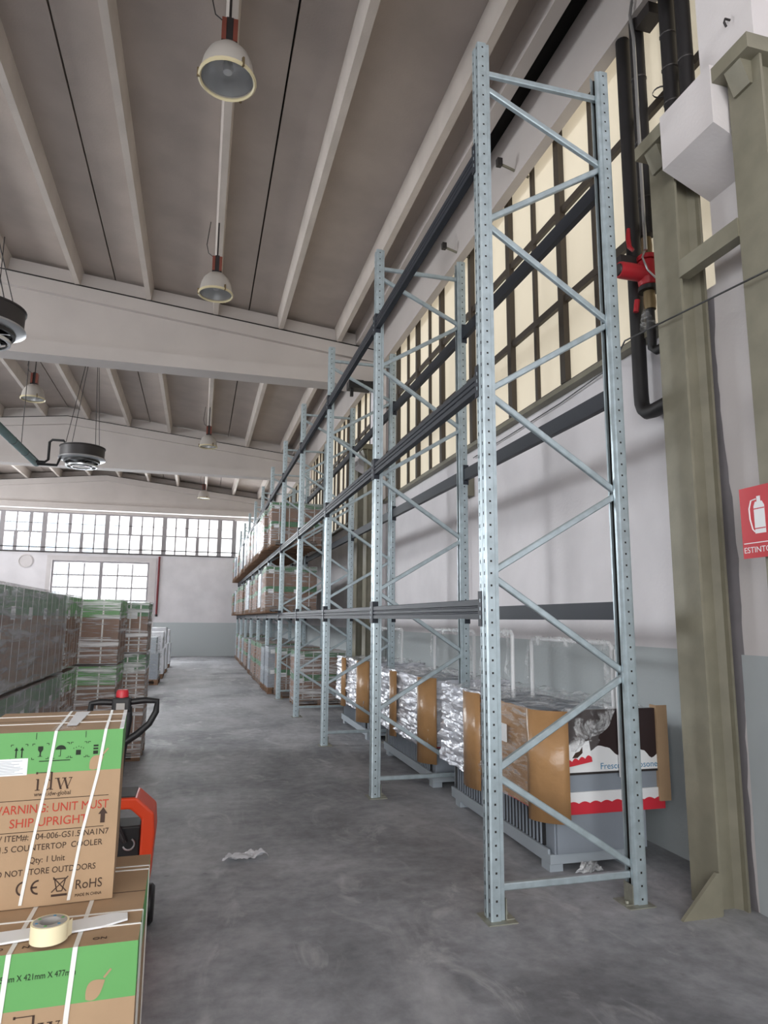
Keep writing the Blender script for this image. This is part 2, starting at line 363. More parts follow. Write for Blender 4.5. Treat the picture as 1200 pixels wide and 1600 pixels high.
# cream glazed side windows
def side_window(n, y0, y1, first, step):
    wdw = struct('window_%d' % n)
    fr = MB(); xg = XW+.05
    fr.box((xg-.06, y0, 4.03), (xg+.06, y1, 4.10), BROWN); fr.box((xg-.06, y0, 7.05), (xg+.06, y1, 7.12), BROWN)
    fr.obj('frame', wdw)
    MB().box((XW-.1, y0, 3.98), (XW+.02, y1, 4.03), OLIVE).obj('sill', wdw)
    ys = []; y = first
    while y > y0: y -= step
    y += step
    while y < y1: ys.append(y); y += step
    k0 = round((first-ys[0])/step)
    for i, y in enumerate(ys):
        thick = (i-k0) % 2 == 0; t_ = .05 if thick else .028
        MB().box((xg-(.07 if thick else .045), y-t_, 4.10), (xg+.04, y+t_, 7.05), BROWN).obj('mullion', wdw)
    for z in (5.0, 6.0):
        MB().box((xg-.05, y0, z-.04), (xg+.04, y1, z+.04), BROWN).obj('transom', wdw)
    ee = [y0] + ys + [y1]
    for i in range(len(ee)-1):
        for (za, zb) in ((4.1, 4.96), (5.04, 5.96), (6.04, 7.05)):
            if ee[i+1]-ee[i] > .1: MB().box((xg-.006, ee[i]+.02, za), (xg+.006, ee[i+1]-.02, zb), CREAMP).obj('pane', wdw)
    return wdw
side_window(1, 3.62, 12.9, 5.94, .612)
side_window(2, 13.42, 22.68, 14.2, .612)
side_window(3, 23.2, YE-.1, 24.0, .612)
MB().box((XW, YB, 4.03), (XW+.3, 3.1, 7.12), WALL).obj('wall_right', kind='structure')
MB().box((XW+.12, 3.1, 4.03), (XW+.2, YE, 7.12), WALL).obj('wall_right', kind='structure')
for (yy, ll) in ((6.55, 'nearer'), (8.4, 'farther')):
    opn = thing('window_opener', 'short olive opener arm above the cream side window, %s of two' % ll, 'opener', (3.48, yy, 6.82))
    MB().tube([(-.0, 0, .0), (-.36, 0, .1)], .018, OLIVE, 6).obj('arm', opn); MB().box((-.4, -.03, .07), (-.34, .03, .16), DARK).obj('bracket', opn)
# unseen left strip windows, added to let daylight in (openings with mullions)
wl = struct('window_4')
for i in range(21): MB().box((XLW-.1, YB+2*i-.05, 4.2), (XLW-.02, YB+2*i+.05, 7.0), MUNT).obj('mullion', wl)
# gable glazing
g = struct('window_5'); yg = YE+.08
thick = [-8.53, -6.78, -4.19, -1.72, .72]
thick = [-8.4+.0, -6.72, -4.15, -1.68, .78]
fr = MB(); fr.box((XLW, yg-.05, 4.5), (1.45, yg+.05, 4.58), MUNT); fr.box((XLW, yg-.05, 6.24), (1.45, yg+.05, 6.3), MUNT); fr.obj('frame', g)
tt = [XLW, -11.0] + [t for t in thick] + [1.45]
def gp(xa, xb, za, zb): MB().box((xa, yg-.004, za), (xb, yg+.004, zb), GLASS).obj('pane', g)
for i in range(len(tt)-1):
    a, b = tt[i], tt[i+1]; n = max(1, round((b-a)/.5)); st = (b-a)/n
    MB().box((b-.1, yg-.07, 4.58), (b+.1, yg+.05, 6.24), MUNT).obj('mullion', g)
    for k in range(n):
        xa, xb = a+k*st, a+(k+1)*st
        for row, (za, zb) in enumerate(((4.58, 5.37), (5.43, 6.24))):
            gp(xa+.02, xb-.02, za, zb)
            if k < n-1:
                wd = .07 if (row == 1 and k == 1) or (row == 0 and k == n-3) else .032
                MB().box((xb-wd, yg-.04, za), (xb+wd, yg+.03, zb), MUNT).obj('muntin', g)
    MB().box((a+.07, yg-.05, 5.37), (b-.07, yg+.03, 5.43), MUNT).obj('transom', g)
    MB().tube([(a, yg-.05, 5.8), (b, yg-.05, 5.8)], .012, DARK, 6).obj('tie_rod', g)
gp(1.55, 2.45, 4.58, 6.24); MB().box((1.45, yg-.05, 4.5), (2.45, yg+.05, 4.58), PILL).box((1.45, yg-.05, 6.24), (2.45, yg+.05, 6.3), PILL).obj('frame', g)
bars = MB()
for i in range(30): bars.box((-8.5+.062*i, yg+.3, 4.6), (-8.5+.062*i+.012, yg+.315, 6.2), DARK)
bars.obj('security_bars', g, kind='stuff')
d = struct('door_1'); yd = YE+.1
MB().box((-6.3, yd-.05, 1.6), (-6.22, yd+.05, 4.18), MUNT).box((-2.33, yd-.05, 1.6), (-2.25, yd+.05, 4.18), MUNT).box((-6.22, yd-.05, 4.1), (-2.33, yd+.05, 4.18), MUNT).box((-4.35, yd-.06, 1.6), (-4.2, yd+.05, 4.1), MUNT).obj('frame', d)
for j, z in enumerate((4.1, 3.55, 3.0, 2.45, 1.9)):
    if j: MB().box((-6.22, yd-.04, z-.03), (-2.33, yd+.03, z+.03), MUNT).obj('muntin', d)
    if j < 4:
        for xs_ in ([-6.22, -5.6, -4.98, -4.35], [-4.2, -3.58, -2.96, -2.33]):
            for k in range(3):
                MB().box((xs_[k]+.01, yd-.004, z-.53), (xs_[k+1]-.01, yd+.004, z-.02), GLASS).obj('pane', d)
                if k: MB().box((xs_[k]-.03, yd-.04, z-.53), (xs_[k]+.03, yd+.03, z-.02), MUNT).obj('muntin', d)
bars = MB()
for i in range(26): bars.box((-6.15+.15*i, yd+.25, 1.7), (-6.135+.15*i, yd+.265, 4.1), DARK)
bars.obj('security_bars', d, kind='stuff')
MB().box((-6.22, yd-.03, 1.6), (-2.33, yd+.03, 1.9), MUNT).obj('bottom_panel', d)

# conduit and red standpipe on the gable wall
c = MB(); c.tube([(XLW+.2, YE-.12, 4.52), (1.5, YE-.12, 4.52)], .025, DARK, 8); tag(c.obj('wall_conduit'), 'dark conduit running along the bottom of the gable window', 'pipe')
c = MB(); c.tube([(XLW+.2, YE-.12, 4.72), (1.9, YE-.12, 4.72), (1.95, YE-.12, 4.6), (1.95, YE-.12, 2.6)], .022, DARK, 8); tag(c.obj('wall_pipe'), 'thin pipe crossing the gable window and dropping beside the rack', 'pipe')
c = MB(); c.tube([(-1.83, YE-.06, 4.45), (-1.83, YE-.06, 1.8)], .045, PIPER, 10).tube([(-1.83, YE-.06, 1.86), (-1.83, YE-.06, 1.76)], .055, DARK, 10); tag(c.obj('red_standpipe'), 'thin red vertical pipe on the gable wall beside the glazed door', 'pipe')
sp = thing('wall_fan', 'round pale vent set in the gable wall left of the glazed door', 'vent', (-7.35, YE, 4.1))
MB().lathe([(.3, -.001), (.3, -.05), (.26, -.06), (.24, -.03), (0, -.03)], (0, 0, 0), PILL, 20, 'y').obj('ring', sp)

# ---------------------------------------------------------------- olive steel columns
def olive_column(y0, y1, top, label, gusset, xa=3.04, xb=3.25):
    c = thing('crane_column', label, 'column', (xa, y0, 0), group=None); dx, dy = xb-xa, y1-y0
    MB().box((0, 0, 0), (.018, dy, top), OLIVE).obj('flange', c); MB().box((dx-.018, 0, 0), (dx, dy, top), OLIVE).obj('flange', c)
    m = MB(); m.prism([(.018, .035), (.05, .075), (dx-.05, .075), (dx-.018, .035), (dx-.018, dy-.035), (dx-.05, dy-.075), (.05, dy-.075), (.018, dy-.035)], 'z', 0, top, OLIVE); m.obj('web', c)
    MB().box((-.10, -.02, top), (dx+.02, dy+.02, top+.10), OLIVE).obj('head_plate', c)
    MB().prism([(-.08, top), (0, top), (0, top-.15), (-.02, top-.15)], 'y', .06, dy-.06, OLIVE).obj('head_bracket', c)
    if gusset:
        MB().prism([(-.27, 0), (0, 0), (0, .24), (-.02, .24)], 'y', -.01, .015, OLIVE).obj('gusset', c)
    return c
olive_column(3.63, 3.88, 5.04, 'tall olive steel column between the rack end and the white corbel', True)
olive_column(2.85, 3.1, 5.03, 'olive steel column carrying the red extinguisher sign', False)
olive_column(13.42, 13.7, 5.0, 'distant olive steel column standing behind the rack', False)
olive_column(12.6, 12.88, 5.0, 'distant olive steel column just before the far pillar, behind the rack', False)
c = MB(); c.box((3.03, 3.1, 4.0), (3.11, 3.63, 4.12), OLIVE); tag(c.obj('column_strut'), 'olive horizontal strut joining the two near olive columns', 'strut')

# fire extinguisher sign
s = thing('extinguisher_sign', 'red fire extinguisher sign reading ESTINTORE fixed on the olive column', 'sign', (3.015, 3.225, 2.06))
MB().box((-.004, -.27, 0), (0.002, 0, .405), SIGNR).obj('sign_plate', s)
def text(parent, body, size, M, m, width=None, ext=.0004, name='lettering', align='LEFT'):
    cu = bpy.data.curves.new(name, 'FONT'); cu.body = body; cu.size = size; cu.extrude = ext; cu.align_x = align; cu.materials.append(m); cu.resolution_u = 3
    o = bpy.data.objects.new(name, cu); COL.objects.link(o)
    bpy.context.view_layer.update()
    me = bpy.data.meshes.new_from_object(o.evaluated_get(bpy.context.evaluated_depsgraph_get()))
    bpy.data.objects.remove(o); n = bpy.data.objects.new(name, me); COL.objects.link(n); n.parent = parent
    if width:
        xs = [v.co.x for v in me.vertices]; sc = width/max(1e-6, max(xs)-min(xs)); x0 = min(xs)
        for v in me.vertices: v.co.x = (v.co.x-x0)*sc - (width/2 if align == 'CENTER' else 0)
    n.matrix_local = M; return n
def face(x, y, z, rz=0): return Matrix.Translation((x, y, z)) @ Matrix.Rotation(rz, 4, 'Z') @ Matrix.Rotation(R(90), 4, 'X')
text(s, 'ESTINTORE', .047, face(-.0055, -.012, .03, R(-90)), PAPER, .245)
k = MB(); k.box((-.006, -.258, .082), (-.004, -.012, .087), PAPER)
k.prism([(-.205+.03, .135), (-.10, .135), (-.10, .29), (-.112, .315), (-.16, .315), (-.175, .29)], 'x', -.0055, -.004, PAPER)
k.box((-.0055, -.15, .315), (-.004, -.125, .345), PAPER)
k.box((-.0055, -.175, .272), (-.0058, -.10, .278), SIGNR); k.box((-.0055, -.175, .16), (-.0058, -.10, .166), SIGNR)
k.obj('pictogram', s)
k = MB(); k.tube([(-.006, -.12, .33), (-.006, -.085, .325), (-.006, -.068, .28), (-.006, -.07, .22), (-.006, -.085, .16), (-.006, -.1, .145)], .004, PAPER, 6); k.obj('pictogram_hose', s)

# ---------------------------------------------------------------- black risers with the red pump
def riser(label, pts, r=.06, rings=(), group='black insulated risers'):
    t_ = thing('insulated_riser', label, 'pipe', pts[0], group=None); p0 = Vector(pts[0])
    MB().tube([Vector(p)-p0 for p in pts], r, INSUL, 14).obj('lagging', t_)
    for z in rings: MB().lathe([(r+.002, -.008), (r+.006, 0), (r+.002, .008)], (0, 0, z-p0.z), DARK, 14).obj('clamp_ring', t_)
    return t_
riser('long black lagged riser running from sill elbow up past the window', [(3.38, 4.12, 3.355), (3.38, 4.42, 3.34), (3.38, 4.5, 3.35), (3.38, 4.545, 3.39), (3.38, 4.565, 3.44), (3.38, 4.57, 3.52), (3.38, 4.57, 6.95)], .058, (4.2, 5.2, 5.9))
riser('black lagged riser standing above the red pump', [(3.36, 4.35, 4.78), (3.36, 4.35, 6.75)], .058, (5.1, 5.6, 6.2))
riser('black riser behind the corbel, nearer the window', [(3.38, 4.0, 5.1), (3.38, 4.0, 7.1)], .058, (5.7, 6.0, 6.3))
riser('black riser behind the corbel, nearer the pillar', [(3.36, 3.8, 5.1), (3.36, 3.8, 7.1)], .055, (5.9,))
c = MB(); c.tube([(3.27, 4.27, 4.6), (3.27, 4.27, 6.5), (3.27, 4.3, 6.75), (3.27, 4.22, 7.0), (3.28, 4.2, 7.25)], .014, ALU, 8); tag(c.obj('grey_conduit'), 'thin grey electrical conduit climbing beside the black risers', 'conduit')
pb = MB(); pb.box((3.3, 4.1, 6.6), (3.44, 4.28, 6.7), DARK); tag(pb.obj('riser_bracket'), 'dark bracket at the head of the black risers under the window lintel', 'bracket')
pu = thing('circulation_pump', 'red circulation pump with valves on the black pipe', 'pump', (3.34, 4.36, 4.45))
MB().lathe([(0, -.2), (.062, -.2), (.066, -.18), (.066, .0), (.08, .02), (.08, .06), (0, .07)], (-.06, .0, .0), REDP, 18, 'x').obj('motor', pu)
MB().lathe([(0, -.212), (.045, -.212), (.05, -.2)], (-.06, 0, 0), DARK, 14, 'x').obj('motor_cap', pu)
MB().lathe([(.05, -.12), (.075, -.1), (.09, 0), (.075, .1), (.05, .12)], (.01, 0, 0), REDP, 18).obj('volute', pu)
for z in (.13, -.13): MB().lathe([(0, -.018), (.082, -.018), (.082, .018), (0, .018)], (.01, 0, z), REDP if z > 0 else BLACK, 18).obj('flange', pu)
MB().lathe([(0, -.3), (.045, -.3), (.05, -.24), (.045, -.15), (0, -.15)], (.01, 0, 0), BRASS, 14).obj('valve_body', pu)
MB().lathe([(0, .15), (.04, .15), (.045, .24), (.04, .31), (0, .31)], (.01, 0, 0), BRASS, 14).obj('valve_body', pu)
MB().tube([(-.08, .05, .22), (-.1, .07, .26), (-.1, .08, .34), (-.1, .07, .42)], [.014, .02, .02, .014], REDP, 8).obj('valve_handle', pu)
MB().tube([(-.06, .06, -.2), (-.07, .07, -.3)], .022, REDP, 8).obj('valve_handle', pu)
MB().box((-.2, .05, .08), (-.02, .12, .17), DARK).obj('terminal_box', pu)
MB().tube([(-.03, -.04, .2), (-.08, -.06, .1), (-.06, -.09, -.02), (.0, -.1, -.08)], .008, ALU, 6).obj('pump_cable', pu)
MB().tube([(.01, 0, -.3), (.01, 0, -.62), (.01, -.05, -.66), (.01, -.25, -.66)], .035, INSUL, 10).obj('lower_pipe', pu)
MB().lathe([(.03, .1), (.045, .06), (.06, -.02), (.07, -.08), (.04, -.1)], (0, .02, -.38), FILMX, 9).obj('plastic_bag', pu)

# valve box with conduit on the right wall, sagging cable
vb = thing('wall_box', 'small cream junction box on the right wall with a thin drop pipe', 'box', (3.5, 8.5, 3.35))
MB().box((-.1, -.15, 0), (0, .15, .36), OLIVE).obj('case', vb); MB().lathe([(0, -.112), (.02, -.112), (.02, -.1)], (0, .05, .2), BLACK, 10, 'x').obj('knob', vb); MB().tube([(-.04, 0, 0), (-.04, 0, -1.35)], .014, PILL, 8).obj('drop_pipe', vb)
cb = MB(); pts = []
for i in range(17):
    t_ = i/16; p = Vector((2.98, 2.6, 3.62)).lerp(Vector((2.99, 4.2, 3.78)), t_); pts.append(p)
pts += [Vector((3.2, 4.6, 3.84)), Vector((3.46, 5.1, 3.95)), Vector((3.47, 6.0, 3.9)), Vector((3.47, 8.3, 3.86))]
cb.tube(pts, .006, BLACK, 6); tag(cb.obj('sagging_cable'), 'thin black cable strung past the olive columns to the window sill', 'cable')
mo = thing('roof_motor', 'dark hoist motor hung under the first roof beam end', 'motor', (2.9, 12.7, 6.28))
MB().box((-.25, -.12, -.06), (.2, .12, .1), BLACK).obj('gearbox', mo); MB().lathe([(0, -.15), (.09, -.15), (.1, 0), (.09, .18), (0, .18)], (.28, 0, .05), BLACK, 14, 'x').obj('drum', mo)
MB().box((-.1, -.1, .08), (.05, .1, .12), DARK).obj('hanger', mo); MB().bar((.3, 0, .1), (.55, .1, .42), .05, .05, BLACK).obj('arm', mo); MB().box((-.2, -.03, -.2), (-.14, .03, -.05), BLACK).obj('hook', mo)

# ---------------------------------------------------------------- pallet rack
FY = [3.92+2.8*k_ for k_ in range(11)]
XF, XR = 1.69, 2.72; HT = 5.74
def upright_mesh():
    b = MB(); S = .05; P = .075; n = int(HT/P)
    def strip_cell(o, ux, uz, w_, h_, r_, m, sides=8, slot=False):
        """a cell with a hole: o = lower corner, ux/uz unit axes, w_ x h_ size"""
        o = Vector(o); c_ = o + ux*w_/2 + uz*h_/2
        corners = [o, o+ux*w_, o+ux*w_+uz*h_, o+uz*h_]
        rx, rz_ = (r_, r_) if not slot else (r_, r_*1.9)
        hole = [c_ + ux*rx*math.cos(R(225+90*i)) * 1.2 + uz*rz_*math.sin(R(225+90*i))*1.2 for i in range(4)]
        b.poly(corners+hole, [(i, (i+1) % 4, 4+(i+1) % 4, 4+i) for i in range(4)], m)
    ez = Vector((0, 0, 1))
    z = 0
    for i in range(n):
        for sy in (-1, 1):                                             # perforated side walls
            strip_cell((.012, sy*S, z), Vector((1, 0, 0)), ez, .05, P, .0072, GALV)
            strip_cell((0, sy*.03-.0175, z), Vector((0, 1, 0)), ez, .035, P, .0068, GALV, slot=True)   # slotted face
        z += P
    z0, z1 = 0, z
    for sy in (-1, 1):
        prof = [(0, sy*.0475), (.012, sy*S)]; b.prism(prof, 'z', z0, z1, GALV, closed=False)
        b.prism([(.062, sy*S), (.068, sy*.04), (.09, sy*.04), (.092, sy*.022)], 'z', z0, z1, GALV, closed=False)
    for sy in (-1, 1): b.box((.014, sy*.0455-.0006, 0), (.06, sy*.0455+.0006, z1), JOINT_SHADE)  # dark sheets added behind the holes to paint the shade inside
    b.box((.009, -.044, 0), (.0102, .044, z1), JOINT_SHADE)
    b.prism([(0, -.0125), (.007, -.008), (.007, .008), (0, .0125)], 'z', z0, z1, GALV, closed=False)
    return b.mesh('upright')
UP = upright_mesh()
foot = MB(); foot.box((-.03, -.09, 0), (.15, .09, .006), GALVD); foot.box((.095, -.045, .006), (.101, .045, .12), GALVD).box((.101, -.045, .006), (.15, .045, .011), GALVD); foot.lathe([(.012, .012), (.012, .028), (0, .028)], (.125, .02, 0), GALVD, 8)
FOOT = foot.mesh('base_plate')
NL = [5.39, 4.35, 3.15, 1.97, .79]; NR = [4.96, 3.77, 2.56, 1.38, .22]
def brace(p, q, prt):
    b = MB(); p, q = Vector(p), Vector(q); d_ = (q-p).normalized(); nrm = Vector((0, 1, 0)); u = d_.cross(nrm)
    for (o_, w_, t_) in ((-.012, .04, .003), ):
        pass
    prof = [(-.02, .014), (-.02, -.012), (-.014, -.017), (.014, -.017), (.02, -.012), (.02, .014)]
    pts = [pt + u*a_ + nrm*c_ for pt in (p, q) for a_, c_ in prof]; n = len(prof)
    b.poly(pts, [(i, i+1, n+i+1, n+i) for i in range(n-1)] + [tuple(range(n))[::-1], tuple(range(n, 2*n))], GALV)
    return b.mesh(prt)
zig = []
for i in range(5):
    zig.append(((.065, 0, NL[i]), (.965, 0, NR[i])))
    if i < 4: zig.append(((.965, 0, NR[i]-.03), (.065, 0, NL[i+1]+.03)))
ZM = [brace(a, b, 'diagonal_brace') for a, b in zig]
HM = brace((.065, 0, 5.5), (.965, 0, 5.5), 'horizontal_brace'); HM2 = brace((.065, 0, .17), (.965, 0, .17), 'horizontal_brace')
def rack_frame(y, label):
    t_ = thing('rack_frame', label, 'rack frame', (XF, y, 0), group='galvanised rack frames along the aisle')
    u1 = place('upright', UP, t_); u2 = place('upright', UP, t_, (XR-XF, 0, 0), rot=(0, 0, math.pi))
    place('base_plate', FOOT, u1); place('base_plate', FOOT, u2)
    for m in ZM: place('diagonal_brace', m, t_)
    place('horizontal_brace', HM, t_); place('horizontal_brace', HM2, t_)
    return t_
for i, y in enumerate(FY):
    rack_frame(y, 'large galvanised rack frame with zigzag bracing standing nearest the camera' if i == 0 else ('galvanised rack frame at the far end against the gable wall' if i == 10 else '%s galvanised rack frame counted from the near end of the aisle' % ORD[i]))
bm = MB(); bl = 2.8-.104
prof = [(0, 0), (.05, 0), (.05, .12), (.004, .12), (0, .116), (0, .082), (.008, .077), (.008, .071), (0, .066), (0, .047), (.008, .042), (.008, .036), (0, .031)]
bm.prism(prof, 'y', 0, bl, BEAMD); BEAM = bm.mesh('beam_profile')
cn = MB(); cn.box((-.006, -.012, -.045), (.055, .002, .17), BEAMD); cn.box((-.006, -.05, -.045), (-.002, -.012, .17), BEAMD)
for z in (0, .05, .1): cn.box((-.008, -.036, z), (-.006, -.028, z+.022), GALV)
CONN = cn.mesh('end_connector')
cn = MB(); cn.box((-.006, -.002, -.045), (.055, .012, .17), BEAMD); cn.box((-.006, .012, -.045), (-.002, .05, .17), BEAMD)
CONN2 = cn.mesh('end_connector')
LV = [1.71, 3.18, 4.78]; LN = ['lowest', 'middle', 'top']
for i in range(10):
    for j, z in enumerate(LV):
        for side in (0, 1):
            lab = 'dark %s-level rack beam on the %s side, %s bay from the near end' % (LN[j], 'aisle' if side == 0 else 'wall', ORD[i])
            y = FY[i]+.052
            t_ = thing('rack_beam', lab, 'rack beam', (XF-.004 if side == 0 else XR+.004, y if side == 0 else y+bl, z), 0 if side == 0 else math.pi, 'anthracite rack beams')
            place('beam_profile', BEAM, t_); place('end_connector', CONN, t_); place('end_connector', CONN2, t_, (0, bl, 0))

# ---------------------------------------------------------------- pallets and carton loads
CM = {}
def wpallet_mesh(w_, d_, boards=True):
    key = ('p', w_, d_)
    if key in CM: return CM[key]
    b = MB(); n = 5
    for i in range(n):
        x = -w_/2 + i*(w_-.12)/(n-1); b.box((x, -d_/2, .122), (x+.12, d_/2, .144), WOOD)
    for y in (-d_/2, -.05, d_/2-.1):
        b.box((-w_/2, y, .1), (w_/2, y+.1, .122), WOOD)
        for x in (-w_/2, -.05, w_/2-.1): b.box((x, y, .02), (x+.1, y+.1, .1), WOOD)
        b.box((-w_/2, y, 0), (w_/2, y+.1, .02), WOOD)
    CM[key] = b.mesh('wooden_pallet'); return CM[key]
def carton_mesh(w_, d_, h_, kr, gr, lab=True):
    key = ('c', w_, d_, h_, kr.name, gr.name, lab)
    if key in CM: return CM[key]
    b = MB(); g_ = .004; zb = h_-min(.28*h_, .2); x0, x1, y0, y1 = -w_/2+g_, w_/2-g_, -d_/2+g_, d_/2-g_
    pts = [(x, y, z) for z in (0, zb, h_-.003) for (x, y) in ((x0, y0), (x1, y0), (x1, y1), (x0, y1))]
    b.poly(pts, [(0, 3, 2, 1)] + [(i, (i+1) % 4, 4+(i+1) % 4, 4+i) for i in range(4)], kr)
    b.poly(pts, [(4+i, 4+(i+1) % 4, 8+(i+1) % 4, 8+i) for i in range(4)], gr); b.poly(pts, [(8, 9, 10, 11)], kr)
    if lab:
        b.poly([(x0+.05, y0-.001, zb-.03), (x0+.17, y0-.001, zb-.03), (x0+.17, y0-.001, zb+.06), (x0+.05, y0-.001, zb+.06)], [(0, 1, 2, 3)], PAPER)
        b.poly([(x1+.001, y0+.05, zb-.03), (x1+.001, y0+.17, zb-.03), (x1+.001, y0+.17, zb+.06), (x1+.001, y0+.05, zb+.06)], [(0, 1, 2, 3)], PAPER)
        for t_ in (.3, .7):
            x = x0+(x1-x0)*t_; b.poly([(x-.008, y0-.0015, 0), (x+.008, y0-.0015, 0), (x+.008, y0-.0015, h_-.003), (x-.008, y0-.0015, h_-.003)], [(0, 1, 2, 3)], STRAP)
            y = y0+(y1-y0)*t_; b.poly([(x1+.0015, y-.008, 0), (x1+.0015, y+.008, 0), (x1+.0015, y+.008, h_-.003), (x1+.0015, y-.008, h_-.003)], [(0, 1, 2, 3)], STRAP)
    CM[key] = b.mesh('carton'); return CM[key]
def shell_mesh(w_, d_, h_, m, amp=.012, seed=0, nu=7, nv=8, name='stretch_film', bulge=0, top=True):
    key = ('s', round(w_, 3), round(d_, 3), round(h_, 3), m.name, seed, amp)
    if key in CM: return CM[key]
    rng = random.Random(seed); b = MB(); b.sm = True
    per = []
    for (ax, ay, bx, by) in ((-1, -1, 1, -1), (1, -1, 1, 1), (1, 1, -1, 1), (-1, 1, -1, -1)):
        for i in range(nu): t_ = i/nu; per.append((ax+(bx-ax)*t_, ay+(by-ay)*t_))
    n = len(per); pts = []
    for j in range(nv+1):
        for (px, py) in per:
            o_ = 1+amp*rng.uniform(.0, 1.0)/.5
            pts.append((px*w_/2*o_, py*d_/2*o_, h_*j/nv + (amp*rng.uniform(-.5, .5) if 0 < j < nv else 0)))
    fs = [(j*n+i, j*n+(i+1) % n, (j+1)*n+(i+1) % n, (j+1)*n+i) for j in range(nv) for i in range(n)]
    if top:
        pts.append((0, 0, h_+.01+bulge)); fs += [(nv*n+i, nv*n+(i+1) % n, (nv+1)*n) for i in range(n)]
    b.poly(pts, fs, m); CM[key] = b.mesh(name); return CM[key]
def carton_load(label, loc, w_, d_, nx, ny, nz, ch, kr=KRAFTD, gr=GREEND, rz=0, group=None, film=FILM, seed=0, pal=True, name='wrapped_carton_pallet', amp=.008, missing=(), bulge=0):
    t_ = thing(name, label, 'pallet load', loc, rz, group)
    base = 0
    if pal: place('wooden_pallet', wpallet_mesh(w_, d_), t_); base = .146
    cw, cdp = w_/nx, d_/ny; me = carton_mesh(cw, cdp, ch, kr, gr)
    for k_ in range(nz):
        for i in range(nx):
            for j in range(ny):
                if 0 < i < nx-1 and 0 < j < ny-1 or (i, j, k_) in missing: continue
                place('carton', me, t_, (-w_/2+cw*(i+.5), -d_/2+cdp*(j+.5), base+k_*ch))
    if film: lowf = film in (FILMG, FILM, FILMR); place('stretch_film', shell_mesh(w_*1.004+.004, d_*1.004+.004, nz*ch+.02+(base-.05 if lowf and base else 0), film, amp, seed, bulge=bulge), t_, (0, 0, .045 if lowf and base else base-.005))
    return t_
LVN = ['on the floor', 'on lowest beams', 'on middle beams']
PN = ['nearest', 'central', 'farthest']
for i in range(4, 10):
    for lv in range(3):
        z = (0, 1.832, 3.302)[lv]
        for p in range(3):
            y = FY[i] + .1 + .45 + p*.87
            if lv == 0 and i == 9 and p == 2: continue
            hh = [.46, .44, .43][lv]
            silver = random.random() < (.15 if i < 5 else .42)
            ch = hh*random.choice((1, .94, 1.0, .9))
            lab = '%s, %s of three in %s loaded bay, %s' % ('silver wrapped pallet' if silver else 'green and brown carton pallet', PN[p], ORD[i-4], LVN[lv])
            xx = 2.08 + random.uniform(-.03, .03) - (.07 if lv else -.1)
            if i == 4 and p == 0: xx = (2.32, 1.98, 2.06)[lv]; silver = False; ch = hh; lab = 'green and brown carton pallet, nearest of three in first loaded bay, ' + LVN[lv]
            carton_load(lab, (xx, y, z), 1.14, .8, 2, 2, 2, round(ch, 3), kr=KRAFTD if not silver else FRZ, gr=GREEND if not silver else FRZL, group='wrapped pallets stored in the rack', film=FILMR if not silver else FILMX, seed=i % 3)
carton_load('green and brown carton pallet beside the last freezer, under the rack', (2.42, 14.2, 0), 1.0, .8, 2, 2, 2, .46, group=None, seed=4)
# stacks on the left of the aisle
GRP = 'wrapped carton stacks on the left of the aisle'
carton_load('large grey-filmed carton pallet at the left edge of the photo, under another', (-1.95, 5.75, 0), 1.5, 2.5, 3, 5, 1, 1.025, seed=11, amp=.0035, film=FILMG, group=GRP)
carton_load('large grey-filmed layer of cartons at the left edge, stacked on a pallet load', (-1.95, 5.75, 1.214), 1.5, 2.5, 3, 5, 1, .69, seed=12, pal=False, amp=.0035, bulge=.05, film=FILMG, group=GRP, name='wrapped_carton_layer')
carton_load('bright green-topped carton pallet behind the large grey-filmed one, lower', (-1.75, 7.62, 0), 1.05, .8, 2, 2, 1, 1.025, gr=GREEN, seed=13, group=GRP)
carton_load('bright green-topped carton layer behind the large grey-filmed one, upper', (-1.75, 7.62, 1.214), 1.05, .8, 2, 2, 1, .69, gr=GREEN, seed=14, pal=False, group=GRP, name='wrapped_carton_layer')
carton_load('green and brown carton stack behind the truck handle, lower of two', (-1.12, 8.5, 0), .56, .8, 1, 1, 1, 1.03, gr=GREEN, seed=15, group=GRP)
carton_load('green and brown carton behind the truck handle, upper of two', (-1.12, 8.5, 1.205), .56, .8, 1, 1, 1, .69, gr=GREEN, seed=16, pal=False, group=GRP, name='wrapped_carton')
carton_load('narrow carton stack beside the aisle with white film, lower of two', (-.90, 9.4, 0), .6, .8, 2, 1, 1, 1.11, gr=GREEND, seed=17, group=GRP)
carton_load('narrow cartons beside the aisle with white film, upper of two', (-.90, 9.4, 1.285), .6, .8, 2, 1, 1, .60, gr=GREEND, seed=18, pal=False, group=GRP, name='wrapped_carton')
# white wrapped machines further down on the left
for i, (x, y, h_, ww) in enumerate(((-1.28, 19.3, 1.25, .72), (-1.3, 21.2, 1.3, .8), (-1.35, 23.2, 1.4, .9), (-1.3, 25.6, 1.3, .8))):
    t_ = thing('wrapped_machine', '%s white plastic wrapped machine on a pallet, left of the aisle beyond the cartons' % ('nearest', 'second', 'third', 'farthest')[i], 'wrapped machine', (x, y, 0), 0, 'white wrapped machines')
    place('wooden_pallet', wpallet_mesh(ww, 1.0), t_)
    MB().box((-ww*.46, -.46, .146), (ww*.46, .46, h_*.62), FRZ).box((-ww*.4, -.4, h_*.62), (ww*.36, .42, h_-.05), FRZL).obj('machine_body', t_)
    place('plastic_wrap', shell_mesh(ww, 1.0, h_*.62-.1, WHITEW if i != 0 else FILMX, .02, 30+i, name='plastic_wrap'), t_, (0, 0, .13)); place('plastic_wrap', shell_mesh(ww*.86, .9, h_*.4, WHITEW if i != 0 else FILMX, .03, 40+i, name='plastic_wrap'), t_, (0, 0, h_*.6))

